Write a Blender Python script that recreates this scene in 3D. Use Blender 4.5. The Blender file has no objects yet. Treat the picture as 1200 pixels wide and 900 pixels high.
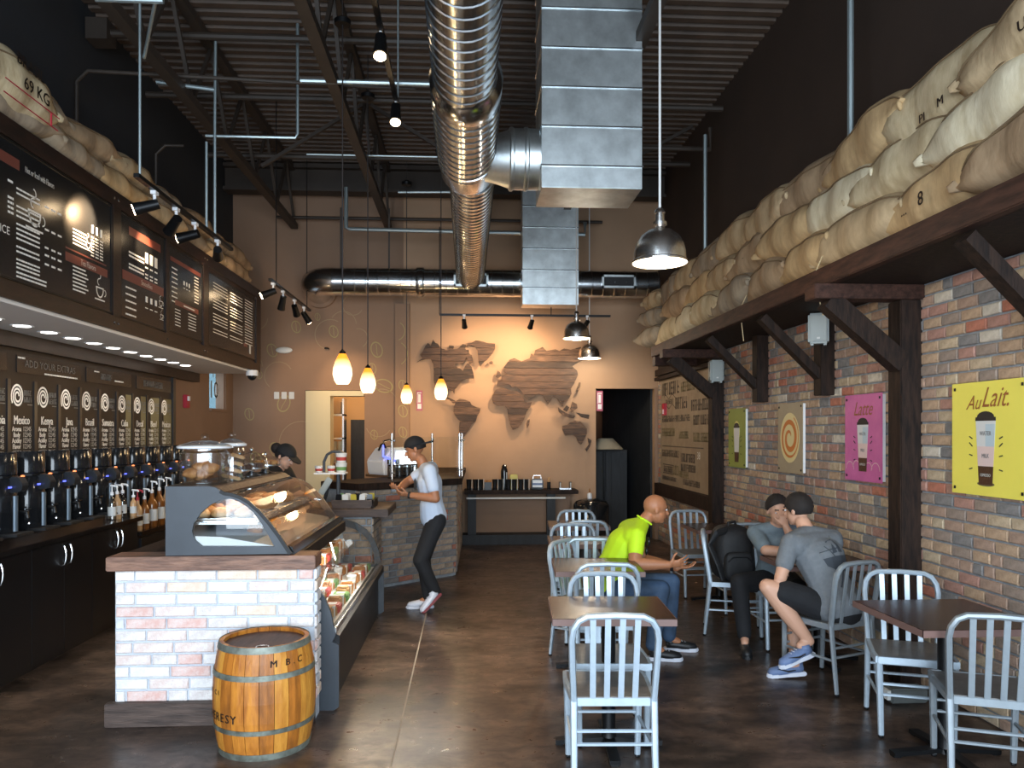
import bpy, bmesh, math, random
from mathutils import Vector, Matrix, Euler
random.seed(7)
C = bpy.context.scene.collection
PI = math.pi
R = math.radians
# ---------------------------------------------------------------- camera
cam_d = bpy.data.cameras.new('camera'); cam = bpy.data.objects.new('camera', cam_d); C.objects.link(cam)
cam.location = (0, 0, 1.7); cam.rotation_euler = (R(90), 0, -math.atan(52/900))
cam_d.sensor_width = 36; cam_d.lens = 27.0; cam_d.shift_y = 58/1200; cam_d.clip_start = .05; cam_d.clip_end = 200
bpy.context.scene.camera = cam
# ---------------------------------------------------------------- world, daylight through the shop front, exposure
S = bpy.context.scene
S.view_settings.view_transform = 'Standard'; S.view_settings.look = 'None'; S.view_settings.gamma = 1
S.view_settings.exposure = 0.45
try:
    S.cycles.use_denoising = True; S.cycles.denoiser = 'OPENIMAGEDENOISE'
    S.cycles.max_bounces = 8; S.cycles.diffuse_bounces = 4; S.cycles.glossy_bounces = 4; S.cycles.transparent_max_bounces = 12
    S.cycles.sample_clamp_indirect = 6; S.cycles.caustics_reflective = False; S.cycles.caustics_refractive = False
except Exception: pass
w = bpy.data.worlds.new('world'); S.world = w; w.use_nodes = True
bg = w.node_tree.nodes['Background']; bg.inputs[0].default_value = (.62, .78, 1, 1); bg.inputs[1].default_value = 2.2
def light(kind, name, loc, energy, col=(1, 1, 1), target=None, size=.1, size_y=None, spot=60, blend=.6):
    d = bpy.data.lights.new(name, kind); d.energy = energy; d.color = col
    if kind == 'AREA':
        d.size = size
        if size_y: d.shape = 'RECTANGLE'; d.size_y = size_y
    else: d.shadow_soft_size = size
    if kind == 'SPOT': d.spot_size = R(spot); d.spot_blend = blend
    o = bpy.data.objects.new(name, d); C.objects.link(o); o.location = loc
    if target is not None: o.rotation_euler = (Vector(target)-Vector(loc)).to_track_quat('-Z', 'Y').to_euler()
    return o
DAY = (.80, .91, 1)
light('AREA', 'daylight_shop_front', (-.3, -1.75, 2.0), 470, DAY, (-.3, 5, 1.55), 6.2, 3.3)
# ---------------------------------------------------------------- materials
M = {}
def mat(name, col, rough=.6, metal=0, var=0, scale=8, col2=None, bump=0, bscale=60, stretch=(1, 1, 1), spec=.5, emit=None, estr=0, thr=None, coat=0):
    m = bpy.data.materials.new(name); m.use_nodes = True; nt = m.node_tree; b = nt.nodes['Principled BSDF']
    b.inputs['Base Color'].default_value = (*col, 1); b.inputs['Roughness'].default_value = rough
    b.inputs['Metallic'].default_value = metal; b.inputs['Specular IOR Level'].default_value = spec
    if coat: b.inputs['Coat Weight'].default_value = coat; b.inputs['Coat Roughness'].default_value = .08
    if emit: b.inputs['Emission Color'].default_value = (*emit, 1); b.inputs['Emission Strength'].default_value = estr
    if var or col2 or bump:
        tc = nt.nodes.new('ShaderNodeTexCoord'); mp = nt.nodes.new('ShaderNodeMapping'); mp.inputs['Scale'].default_value = stretch
        nt.links.new(tc.outputs['Object'], mp.inputs['Vector'])
    if var or col2:
        n = nt.nodes.new('ShaderNodeTexNoise'); n.inputs['Scale'].default_value = scale; n.inputs['Detail'].default_value = 5; n.inputs['Roughness'].default_value = .6
        nt.links.new(mp.outputs[0], n.inputs['Vector'])
        r = nt.nodes.new('ShaderNodeValToRGB'); c2 = col2 or tuple(max(0, c*(1-var)) for c in col); c1 = col if col2 else tuple(min(1, c*(1+var)) for c in col)
        r.color_ramp.elements[0].color = (*c2, 1); r.color_ramp.elements[1].color = (*c1, 1)
        lo, hi = thr or (.35, .65); r.color_ramp.elements[0].position = lo; r.color_ramp.elements[1].position = hi
        nt.links.new(n.outputs['Fac'], r.inputs['Fac']); nt.links.new(r.outputs[0], b.inputs['Base Color'])
    if bump:
        n2 = nt.nodes.new('ShaderNodeTexNoise'); n2.inputs['Scale'].default_value = bscale; n2.inputs['Detail'].default_value = 4
        nt.links.new(mp.outputs[0], n2.inputs['Vector']); bp = nt.nodes.new('ShaderNodeBump'); bp.inputs['Strength'].default_value = bump; bp.inputs['Distance'].default_value = .01
        nt.links.new(n2.outputs['Fac'], bp.inputs['Height']); nt.links.new(bp.outputs[0], b.inputs['Normal'])
    M[name] = m; return m
def glass_mat(name, tint=(1, 1, 1), ior=1.45, rough=.02, extra=0.0):
    m = bpy.data.materials.new(name); m.use_nodes = True; nt = m.node_tree; nt.nodes.clear()
    o = nt.nodes.new('ShaderNodeOutputMaterial'); mx = nt.nodes.new('ShaderNodeMixShader'); t = nt.nodes.new('ShaderNodeBsdfTransparent'); g = nt.nodes.new('ShaderNodeBsdfGlossy')
    lw = nt.nodes.new('ShaderNodeLayerWeight'); lw.inputs['Blend'].default_value = .5; fr = nt.nodes.new('ShaderNodeMath'); fr.operation = 'POWER'; fr.inputs[1].default_value = 4.5; nt.links.new(lw.outputs['Facing'], fr.inputs[0]); t.inputs[0].default_value = (*tint, 1); g.inputs['Roughness'].default_value = rough
    ad = nt.nodes.new('ShaderNodeMath'); ad.operation = 'MULTIPLY_ADD'; ad.inputs[1].default_value = ior-1; ad.inputs[2].default_value = .04+extra; nt.links.new(fr.outputs[0], ad.inputs[0])
    nt.links.new(ad.outputs[0], mx.inputs[0]); nt.links.new(t.outputs[0], mx.inputs[1]); nt.links.new(g.outputs[0], mx.inputs[2]); nt.links.new(mx.outputs[0], o.inputs[0])
    M[name] = m; return m
def s2l(h):
    h = h.lstrip('#'); return tuple((lambda c: c/12.92 if c <= .04045 else ((c+.055)/1.055)**2.4)(int(h[i:i+2], 16)/255) for i in (0, 2, 4))
mat('floor', s2l('645246'), .33, var=0, col2=s2l('211b18'), scale=1.5, bump=.06, bscale=9, thr=(.36, .66), stretch=(1, 1.6, 1))
mat('joint', s2l('8d8375'), .7)
nt = M['floor'].node_tree; b_ = nt.nodes['Principled BSDF']; mp_ = [n for n in nt.nodes if n.type == 'MAPPING'][0]; rp_ = [n for n in nt.nodes if n.type == 'VALTORGB'][0]
n2 = nt.nodes.new('ShaderNodeTexNoise'); n2.inputs['Scale'].default_value = 7; n2.inputs['Detail'].default_value = 8; n2.inputs['Roughness'].default_value = .7; n2.inputs['Distortion'].default_value = .6; nt.links.new(mp_.outputs[0], n2.inputs['Vector'])
r2 = nt.nodes.new('ShaderNodeValToRGB'); r2.color_ramp.elements[0].position = .36; r2.color_ramp.elements[0].color = (.42, .42, .42, 1); r2.color_ramp.elements[1].position = .62; r2.color_ramp.elements[1].color = (1.25, 1.22, 1.2, 1); nt.links.new(n2.outputs['Fac'], r2.inputs['Fac'])
mx = nt.nodes.new('ShaderNodeMix'); mx.data_type = 'RGBA'; mx.blend_type = 'MULTIPLY'; mx.inputs[0].default_value = 1; nt.links.new(rp_.outputs[0], mx.inputs[6]); nt.links.new(r2.outputs[0], mx.inputs[7]); nt.links.new(mx.outputs[2], b_.inputs['Base Color'])
r3 = nt.nodes.new('ShaderNodeMapRange'); r3.inputs[1].default_value = .3; r3.inputs[2].default_value = .7; r3.inputs[3].default_value = .42; r3.inputs[4].default_value = .24; nt.links.new(n2.outputs['Fac'], r3.inputs[0]); nt.links.new(r3.outputs[0], b_.inputs['Roughness'])
mat('tan_wall', s2l('937660'), .8, var=.06, scale=1.2, bump=.04, bscale=40)
mat('map_wall', s2l('b08e70'), .7, var=.06, scale=1.0, bump=.05, bscale=30)
mat('mural_line', s2l('a58e70'), .8)
mat('mural_bean', s2l('a8996a'), .8)
mat('dark_wall', s2l('372b24'), .8, var=.1, scale=1.5)
mat('black_wall', s2l('26282c'), .8, var=.1, scale=1.5)
mat('deck', s2l('55463b'), .6, var=.2, scale=3)
mat('joist', s2l('3a312a'), .6, var=.15, scale=3)
mat('mortar', s2l('8f969c'), .9, var=.2, scale=14, bump=.4, bscale=60)
mat('mortar_light', s2l('c4ccd6'), .9, var=.1, scale=14, bump=.4, bscale=60)
mat('dark_wood', s2l('32231b'), .7, spec=.25, col2=s2l('17100d'), scale=6, bump=.25, bscale=20, stretch=(6, 6, 1))
mat('shelf_wood', s2l('4a3026'), .65, spec=.25, col2=s2l('2c1b15'), scale=5, bump=.2, bscale=20, stretch=(6, 1, 6))
mat('frame_wood', s2l('2c1b15'), .42, spec=.35, col2=s2l('150d0a'), scale=5, bump=.15, bscale=20, stretch=(6, 1, 6))
mat('slab_wood', s2l('96705c'), .5, col2=s2l('62463a'), scale=5, bump=.3, bscale=18, stretch=(1.2, 6, 7))
mat('base_wood', s2l('5a4a42'), .6, col2=s2l('3c302b'), scale=5, bump=.3, bscale=18, stretch=(1, 6, 8))
mat('map_wood_1', s2l('604635'), .65, col2=s2l('2c1f18'), scale=6, bump=.4, bscale=20, stretch=(1, 6, 9))
mat('map_wood_2', s2l('765842'), .65, col2=s2l('3a291e'), scale=6, bump=.4, bscale=20, stretch=(1, 6, 9))
mat('map_wood_3', s2l('483528'), .65, col2=s2l('221812'), scale=6, bump=.4, bscale=20, stretch=(1, 6, 9))
mat('rod_pale', (.72, .72, .70), .4, .2); mat('galv', (.64, .69, .70), .40, 1, var=.18, scale=5, bump=.05, bscale=12)
mat('galv_bright', (.55, .59, .62), .2, 1, var=.2, scale=3, bump=.04, bscale=8)
mat('galv_rod', (.42, .50, .52), .45, .8)
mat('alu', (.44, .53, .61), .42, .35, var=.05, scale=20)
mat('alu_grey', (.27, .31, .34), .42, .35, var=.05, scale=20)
mat('seat_pad', s2l('7f7d7b'), .4, .4, var=.15, scale=10)
mat('table_top', s2l('432c24'), .27, col2=s2l('2d1d18'), scale=3, stretch=(1, 5, 1))
mat('table_edge', s2l('7a5f58'), .4)
mat('black_metal', s2l('17181a'), .4, .5)
mat('black_gloss', (.012, .013, .015), .12)
mat('black_matte', (.012, .012, .013), .6)
mat('dark_grey', s2l('3e444b'), .45, var=.08, scale=6)
mat('chrome', (.8, .8, .8), .12, 1)
mat('nickel', (.74, .71, .68), .27, 1)
mat('white', (.8, .8, .8), .5)
mat('white_gloss', (.85, .86, .88), .2)
mat('speaker_white', s2l('a5aead'), .5)
mat('soffit', (.86, .82, .78), .6)
mat('cabinet', s2l('131316'), .35)
mat('granite', s2l('2a2422'), .1, col2=s2l('131110'), scale=60)
mat('menu_black', s2l('101215'), .27)
mat('menu_text', s2l('ece9e2'), .5)
mat('menu_red', s2l('6e3a30'), .4)
mat('menu_dim', s2l('6a6a68'), .5)
mat('panel_brown', s2l('221b18'), .4, spec=.25, col2=s2l('161110'), scale=2)
mat('panel_edge', s2l('1c1a1a'), .3)
mat('can_light', (1, 1, 1), .5, emit=(1, .93, .85), estr=6)
mat('spot_glow', (1, 1, 1), .5, emit=(1, .72, .42), estr=28)
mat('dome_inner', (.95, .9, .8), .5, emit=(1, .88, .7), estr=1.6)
mat('orange_led', (1, .2, .05), .4, emit=(1, .25, .08), estr=1.5)
mat('blue_led', (.1, .1, 1), .4, emit=(.12, .16, 1), estr=1.6)
mat('red', s2l('b0283a'), .5); mat('sign_pink', s2l('b05a72'), .5)
mat('cream', s2l('d9cda8'), .7); mat('orange_wall', s2l('b48f62'), .7)
mat('poster_yellow', s2l('f2e662'), .45, var=.03, scale=3); mat('poster_pink', s2l('d06aa8'), .45, col2=s2l('c25c9c'), scale=6)
mat('poster_green', s2l('8d9a48'), .45, var=.06, scale=4); mat('poster_cream', s2l('a89a80'), .5, var=.05, scale=4)
mat('script_brown', s2l('9a5a28'), .5); mat('swirl_orange', s2l('d07a34'), .5); mat('swirl_cream', s2l('e8d8a0'), .5)
mat('cup_blue', s2l('b8ccd6'), .4); mat('cup_pink', s2l('e0c8c4'), .4); mat('cup_grey', s2l('8a8a8c'), .5); mat('halo', s2l('e6e08a'), .5)
mat('tank_sheen', (.13, .17, .21), .35, .3); mat('black_plastic', (.02, .023, .028), .35)  # first colour: blue grey of the reflection painted onto the dispenser tanks
mat('steel', (.6, .62, .64), .25, 1)
mat('syrup', s2l('7a4a20'), .15); mat('syrup_light', s2l('c09a70'), .2)
mat('pastry', s2l('c08850'), .7, col2=s2l('8a5428'), scale=14, bump=.6, bscale=40)
mat('pastry_light', s2l('d8b080'), .7, col2=s2l('b07c48'), scale=14, bump=.6, bscale=40)
mat('choc', s2l('4a2c1c'), .5, var=.2, bump=.4); mat('paper', s2l('d8dad8'), .6)
mat('red_pack', s2l('b8463e'), .4); mat('green_pack', s2l('6e9a5a'), .4); mat('yellow_pack', s2l('c8b84a'), .4)
mat('sign_tan', s2l('93826c'), .7, col2=s2l('85745f'), scale=4); mat('sign_ink', s2l('4a3f36'), .7); mat('sign_olive', s2l('6e6444'), .7)
mat('hall_wall', s2l('4a3a30'), .7); mat('hall_dark', s2l('24262a'), .6, col2=s2l('181a1c'), scale=4, stretch=(5, 5, 1)); mat('lamp_shade', s2l('8d8778'), .7)
mat('skin', s2l('b5805f'), .5); mat('skin_tan', s2l('a8704e'), .5); mat('skin_pale', s2l('c99a80'), .5); mat('lips', s2l('8a4c40'), .5)
mat('hair_dark', s2l('1c1512'), .8, var=.3, scale=40, stretch=(1, 1, 6)); mat('hair_grey', s2l('4b463e'), .6, var=.3, scale=20)
mat('hair_blond', s2l('a08868'), .6)
mat('hi_vis', s2l('bfe81e'), .7, var=.04, scale=4, bump=.15, bscale=14); mat('tee_white', s2l('c9d6e8'), .8, bump=.15, bscale=14)
mat('tee_grey', s2l('6a6f74'), .85, var=.08, scale=30, bump=.2, bscale=12); mat('tee_grey_blue', s2l('6a7880'), .85, var=.08, scale=30)
mat('print_dark', s2l('3a4048'), .8)
mat('denim', s2l('3c5370'), .85, col2=s2l('26374a'), scale=5, bump=.2, bscale=30); mat('black_cloth', s2l('15161a'), .85, var=.2, scale=8, bump=.15, bscale=12)
mat('shoe_blue', s2l('64789e'), .6, var=.1, scale=20); mat('shoe_white', s2l('cfd3de'), .5); mat('shoe_black', s2l('17191c'), .5); mat('sole_red', s2l('7a2c30'), .6)
mat('bag_black', s2l('121316'), .7, var=.2, scale=8, bump=.3, bscale=20)
mat('shade_cord', s2l('2a2220'), .6)
mat('seam', s2l('6e5a40'), .9); mat('string', s2l('c8b28a'), .8)
mat('stave_1', s2l('cc8430'), .5, col2=s2l('a05e20'), scale=5, bump=.2, bscale=20, stretch=(5, 5, 1)); mat('stave_2', s2l('b87026'), .5, col2=s2l('86501e'), scale=5, bump=.2, bscale=20, stretch=(5, 5, 1))
mat('stave_3', s2l('d8983e'), .5, col2=s2l('b8762a'), scale=5, bump=.2, bscale=20, stretch=(5, 5, 1)); mat('barrel_head', s2l('5a4038'), .6, col2=s2l('3c2a24'), scale=6, stretch=(6, 1, 1))
mat('hoop', s2l('8d948a'), .55, .4, col2=s2l('5a5a50'), scale=12); mat('stencil', s2l('2c1e14'), .7)
mat('outlet_grey', s2l('5b605f'), .6); mat('green_view', s2l('5f7f80'), .6)
mat('screen', (1, 1, 1), .4, emit=(.9, .95, 1), estr=1.6)
BURLAP = []
for k, (a, b) in enumerate([('bfa784', '9c8665'), ('cdbc9a', 'ab9774'), ('ad9374', '8a7358'), ('dfd4b8', 'c4b594'), ('c6a87c', 'a28660'), ('a3937c', '7f7160')]):
    BURLAP.append(mat('burlap_%d' % k, s2l(a),   .9, col2=s2l(b), scale=5, bump=.6, bscale=9, stretch=(2.0, .8, .8)))
BR = [('b39784', '957c6c'), ('c2a68a', 'a1876f'), ('a39184', '85776c'), ('c4806a', 'a36a54'), ('8d8a88', '747271'), ('cbb89c', 'aa967c'), ('b88e80', '9c7668'), ('d8cfc0', 'bab0a0')]
BRICK = [mat('brick_%d' % k, s2l(a), .85, col2=s2l(b), scale=22, bump=.5, bscale=70) for k, (a, b) in enumerate(BR)]
BW = [('f2eeea', 'd8cecb'), ('f0e8e4', 'e2ccc4'), ('e0b6ac', 'ead6d0'), ('f6f4f2', 'e4e0de'), ('ead0bc', 'efe0d0'), ('e4e6ec', 'd0d4dc')]
BRICKW = [mat('whitewashed_brick_%d' % k, s2l(a), .85, col2=s2l(b), scale=22, bump=.5, bscale=70) for k, (a, b) in enumerate(BW)]
BG = [('a09284', '83776b'), ('ae9a86', '8e8072'), ('8a8480', '747070'), ('b47662', '946454'), ('b8a48e', '96867a')]
BRICKG = [mat('dull_brick_%d' % k, s2l(a), .85, col2=s2l(b), scale=22, bump=.5, bscale=70) for k, (a, b) in enumerate(BG)]
glass_mat('glass', (.96, .98, .98), 1.55); glass_mat('glass_case', (.78, .75, .70), 1.8, .03, .12); glass_mat('glass_jar', (.93, .96, .97), 1.9, .04, .10); mat('black_plinth', (.012, .013, .015), .45, spec=.3)
def shade_mat():
    m = mat('amber_shade', (.9, .5, .15), .3); nt = m.node_tree; b = nt.nodes['Principled BSDF']
    tc = nt.nodes.new('ShaderNodeTexCoord'); sx = nt.nodes.new('ShaderNodeSeparateXYZ'); r = nt.nodes.new('ShaderNodeValToRGB')
    nt.links.new(tc.outputs['Generated'], sx.inputs[0]); nt.links.new(sx.outputs['Z'], r.inputs[0])
    r.color_ramp.elements[0].position = .35; r.color_ramp.elements[0].color = (1, .80, .50, 1); r.color_ramp.elements[1].position = .85; r.color_ramp.elements[1].color = (.62, .20, .015, 1)
    nt.links.new(r.outputs[0], b.inputs['Base Color']); nt.links.new(r.outputs[0], b.inputs['Emission Color']); b.inputs['Emission Strength'].default_value = 1.7
shade_mat()
# ---------------------------------------------------------------- mesh builder
class MB:
    def __init__(s): s.v = []; s.f = []; s.mi = []; s.m = 0
    def add(s, vs, fs):
        o = len(s.v); s.v += [Vector(p) for p in vs]
        for f in fs: s.f.append(tuple(i+o for i in f)); s.mi.append(s.m)
        return s
    def box(s, x0, x1, y0, y1, z0, z1):
        return s.add([(x, y, z) for z in (z0, z1) for x, y in ((x0, y0), (x1, y0), (x1, y1), (x0, y1))], [(3, 2, 1, 0), (4, 5, 6, 7), (0, 1, 5, 4), (1, 2, 6, 5), (2, 3, 7, 6), (3, 0, 4, 7)])
    def bar(s, a, b, w, h, up=(0, 0, 1)):
        a = Vector(a); b = Vector(b); t = (b-a).normalized(); u = t.cross(Vector(up))
        if u.length < 1e-4: u = t.cross(Vector((0, 1, 0)))
        u.normalize(); v = u.cross(t).normalized(); q = []
        for p in (a, b):
            for i, j in ((-1, -1), (1, -1), (1, 1), (-1, 1)): q.append(p+u*(w/2*i)+v*(h/2*j))
        return s.add(q, [(0, 1, 2, 3), (7, 6, 5, 4), (4, 5, 1, 0), (5, 6, 2, 1), (6, 7, 3, 2), (7, 4, 0, 3)])
    def tube(s, pts, r, n=10, caps=True, flat=1, side=None):
        pts = [Vector(p) for p in pts]; m = len(pts); rr = r if isinstance(r, (list, tuple)) else [r]*m; q = []; u = None
        for i, p in enumerate(pts):
            t = (pts[min(i+1, m-1)]-pts[max(i-1, 0)]).normalized()
            if u is None:
                u = Vector(side) if side is not None else (Vector((0, 0, 1)) if abs(t.z) < .9 else Vector((1, 0, 0)))
            u = (u-t*u.dot(t)).normalized(); v = t.cross(u)
            for k in range(n): a = 2*PI*k/n; q.append(p+u*(math.cos(a)*rr[i])+v*(math.sin(a)*rr[i]*flat))
        fs = [(i*n+k, i*n+(k+1) % n, (i+1)*n+(k+1) % n, (i+1)*n+k) for i in range(m-1) for k in range(n)]
        if caps: fs += [tuple(range(n-1, -1, -1)), tuple((m-1)*n+k for k in range(n))]
        return s.add(q, fs)
    def lathe(s, prof, c=(0, 0, 0), n=20, axis='z', caps=True):
        q = []; m = len(prof); cx, cy, cz = c
        for r, h in prof:
            for k in range(n):
                a = 2*PI*k/n; x, y = r*math.cos(a), r*math.sin(a)
                q.append({'z': (cx+x, cy+y, cz+h), 'y': (cx+x, cy+h, cz-y), 'x': (cx+h, cy+x, cz+y)}[axis])
        fs = [(i*n+k, i*n+(k+1) % n, (i+1)*n+(k+1) % n, (i+1)*n+k) for i in range(m-1) for k in range(n)]
        if caps: fs += [tuple(range(n-1, -1, -1)), tuple((m-1)*n+k for k in range(n))]
        return s.add(q, fs)
    def prism(s, poly, fr, c0, c1):
        n = len(poly); q = [fr(a, b, c0) for a, b in poly]+[fr(a, b, c1) for a, b in poly]
        return s.add(q, [tuple(range(n-1, -1, -1)), tuple(range(n, 2*n))]+[(k, (k+1) % n, n+(k+1) % n, n+k) for k in range(n)])
    def ell(s, c, r, n=14, m=8, rot=None):
        c = Vector(c); q = []
        for i in range(m+1):
            th = PI*i/m
            for k in range(n):
                a = 2*PI*k/n; p = Vector((r[0]*math.sin(th)*math.cos(a), r[1]*math.sin(th)*math.sin(a), r[2]*math.cos(th)))
                if i in (0, m): p = Vector((1e-5*math.cos(a), 1e-5*math.sin(a), p.z))
                if rot is not None: p = rot @ p
                q.append(c+p)
        fs = [(i*n+k, (i+1)*n+k, (i+1)*n+(k+1) % n, i*n+(k+1) % n) for i in range(m) for k in range(n)]
        return s.add(q, fs)
def frame(o, u, v):
    o = Vector(o); u = Vector(u).normalized(); v = Vector(v).normalized(); n = u.cross(v)
    return lambda a, b, c=0: o+u*a+v*b+n*c
ORG = {}
STUFF = {'menu_print', 'cup_drawing', 'lettering', 'small_print', 'emblem_words', 'menu_accent', 'heading_band', 'dark_lettering', 'olive_lettering', 'painted_beans', 'painted_clouds', 'rays', 'sign_print', 'cup_lettering', 'title_lettering', 'shirt_print', 'stencil_lettering', 'printed_letters', 'window_lettering', 'mounting_blocks', 'red_lines', 'cloud_outline'}
def obj(name, mb, mats, parent=None, smooth=False, bevel=0, keep=False, fixn=True):
    me = bpy.data.meshes.new(name); org = Vector((0, 0, 0))
    if parent is not None: org = ORG[parent.name]
    elif not keep:
        xs = [v.x for v in mb.v]; ys = [v.y for v in mb.v]; zs = [v.z for v in mb.v]; org = Vector(((min(xs)+max(xs))/2, (min(ys)+max(ys))/2, min(zs)))
    me.from_pydata([v-org for v in mb.v], [], mb.f)
    if not isinstance(mats, (list, tuple)): mats = [mats]
    for m in mats: me.materials.append(M[m] if isinstance(m, str) else m)
    if len(mats) > 1: me.polygons.foreach_set('material_index', mb.mi)
    if fixn or bevel:
        bm = bmesh.new(); bm.from_mesh(me)
        if bevel: bmesh.ops.bevel(bm, geom=[e for e in bm.edges if len(e.link_faces) == 2 and e.calc_face_angle(0) > .6], offset=bevel, segments=2, affect='EDGES', clamp_overlap=True)
        bmesh.ops.recalc_face_normals(bm, faces=bm.faces); bm.to_mesh(me); bm.free()
    if smooth:
        me.polygons.foreach_set('use_smooth', [True]*len(me.polygons))
        if smooth != 2:
            try: me.set_sharp_from_angle(angle=R(40))
            except Exception: pass
    me.update(); o = bpy.data.objects.new(name, me); C.objects.link(o)
    if parent is not None: o.parent = parent
    else: o.location = org
    ORG[o.name] = org
    if name in STUFF: o['kind'] = 'stuff'
    return o
def tag(o, label, cat, group=None):
    o['label'] = label; o['category'] = cat
    if group: o['group'] = group
    return o
def thing(name, label, cat, loc=(0, 0, 0), rz=0, group=None):
    o = bpy.data.objects.new(name, None); C.objects.link(o); o.location = loc; o.rotation_euler = (0, 0, rz); o.empty_display_size = .1
    ORG[o.name] = Vector(loc); return tag(o, label, cat, group)
def struct(name, mb, m, **k):
    o = obj(name, mb, m, keep=True, **k); o['kind'] = 'structure'; return o
def kids(o): return [c for c in bpy.data.objects if c.parent == o]
def copy_tree(o, loc=None, rz=None, label=None, group=None, _par=None, _map=None):
    if _map is None:
        _map = {}
        for c in bpy.data.objects:
            if c.parent: _map.setdefault(c.parent.name, []).append(c)
    c = o.copy(); C.objects.link(c); ORG[c.name] = ORG.get(o.name, Vector())
    if _par is not None: c.parent = _par
    if loc is not None: c.location = loc
    if rz is not None: c.rotation_euler = (0, 0, rz)
    if label: c['label'] = label
    if group: c['group'] = group
    for ch in _map.get(o.name, []): copy_tree(ch, _par=c, _map=_map)
    return c
TXT = {}
def text_geo(t, shear=0):
    k = (t, shear)
    if k not in TXT:
        cu = bpy.data.curves.new('t', 'FONT'); cu.body = t; cu.size = 1; cu.shear = shear; cu.resolution_u = 2; cu.align_x = 'CENTER'; cu.align_y = 'CENTER'
        ob = bpy.data.objects.new('t', cu); me = ob.to_mesh(); TXT[k] = ([v.co.copy() for v in me.vertices], [tuple(p.vertices) for p in me.polygons]); ob.to_mesh_clear(); bpy.data.objects.remove(ob)
    return TXT[k]
def text(mb, t, fr, a, b, size, c=.001, sx=1, shear=0, bold=0):
    vs, fs = text_geo(t, shear)
    for dx in ([0] if not bold else [-bold, 0, bold]): mb.add([fr(a+(v.x*sx)*size+dx, b+v.y*size, c+abs(dx)*.01) for v in vs], fs)
    return mb
def rect(mb, fr, a0, a1, b0, b1, c0=0, c1=.002):
    return mb.prism([(a0, b0), (a1, b0), (a1, b1), (a0, b1)], fr, c0, c1)
rnd = random.Random(11)
def words(mb, fr, a, b, width, h, c=.001, gap=.35, left=True):
    h *= .72; x = a; e = a+width                                     # small print too blurred to read: word-length strokes
    while x < e-.2*h:
        L = min(e-x, h*rnd.uniform(1.2, 4)); rect(mb, fr, x, x+L, b-h/2, b+h/2, c-.0008, c); x += L+h*gap
    return mb
def glyphs(mb, fr, a, b, width, h, c=.001):
    x = a
    while x < a+width-h*.3:
        wd = h*rnd.uniform(.28, .5); t = h*.16
        rect(mb, fr, x, x+t, b-h/2, b+h/2, c-.0008, c)
        if rnd.random() < .6: rect(mb, fr, x+wd-t, x+wd, b-h/2, b+h/2*rnd.choice((1, .1)), c-.0008, c)
        for yy in (-.42, 0, .42):
            if rnd.random() < .5: rect(mb, fr, x, x+wd, b+h*yy-t/2, b+h*yy+t/2, c-.0008, c)
        x += wd+h*.16
    return mb
# ---------------------------------------------------------------- bricks
BM = {}
def brick_mesh(L, H, D, m, k):
    key = (round(L, 3), H, m.name, k)
    if key not in BM:
        rn = random.Random(hash((round(L*1000), k)) & 1023); j = lambda a: rn.uniform(-a, a); e = .006
        vs = [(-L/2, 0, -H/2), (L/2, 0, -H/2), (L/2, 0, H/2), (-L/2, 0, H/2)]
        vs += [(-L/2+j(.002), -D*.6, -H/2+j(.002)), (L/2+j(.002), -D*.6, -H/2+j(.002)), (L/2+j(.002), -D*.6, H/2+j(.002)), (-L/2+j(.002), -D*.6, H/2+j(.002))]
        vs += [(-L/2+e+j(.002), -D+j(.001), -H/2+e), (L/2-e+j(.002), -D+j(.001), -H/2+e+j(.001)), (L/2-e, -D+j(.001), H/2-e), (-L/2+e, -D+j(.001), H/2-e+j(.001))]
        fs = [(8, 9, 10, 11)]+[(a+i, a+(i+1) % 4, a+4+(i+1) % 4, a+4+i) for a in (0, 4) for i in range(4)]
        me = bpy.data.meshes.new('brick'); me.from_pydata(vs, [], fs); me.materials.append(m); BM[key] = (me, vs, fs)
    return BM[key]
def brickwork(parent, o, ang, length, z0, rows, pal, nmax, weights=None, BH=.0715, near_first=False, skip=None, BL=.203, even=.5):
    """o = left end as seen by someone facing the wall, ang = heading of the course"""
    rn = random.Random(int(length*100)+rows); cells = []; u = Vector((math.cos(ang), math.sin(ang), 0)); o = Vector(o)
    for r in range(rows):
        x = -rn.uniform(0, .1) if r % 2 else -rn.uniform(.08, .18)
        while x < length:
            L = rn.choice((BL, BL, BL, BL*.85, BL*.62, BL*.5)) if rn.random() < even else BL
            a, b = max(x, 0), min(x+L, length)
            if b-a > .035: cells.append(((a+b)/2, z0+(r+.5)*BH, round((b-a-.013)/.008)*.008, rn.choices(range(len(pal)), weights)[0], rn.randrange(3), rn.uniform(-.003, .003)))
            x += L
    if skip: cells = [c for c in cells if not skip(o+u*c[0], c[1])]
    if near_first: cells.sort(key=lambda c: (o+u*c[0]).y*1.0)
    org = ORG[parent.name]
    for c in cells[:nmax]:
        me = brick_mesh(c[2], BH-.013, .014, pal[c[3]], c[4])[0]; b = bpy.data.objects.new('brick', me); C.objects.link(b); b.parent = parent
        b.location = o+u*c[0]+Vector((0, 0, c[1]))-org; b.rotation_euler = (0, 0, ang)
    if len(cells) > nmax:
        mb = MB(); ca, sa = math.cos(ang), math.sin(ang)
        for c in cells[nmax:]:
            _, vs, fs = brick_mesh(c[2], BH-.013, .014, pal[c[3]], c[4]); p = o+u*c[0]+Vector((0, 0, c[1])); mb.m = c[3]
            mb.add([p+Vector((v[0]*ca-v[1]*sa, v[0]*sa+v[1]*ca, v[2])) for v in vs], fs)
        st = obj('brick_courses', mb, pal, parent, fixn=False); st['kind'] = 'stuff'
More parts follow.
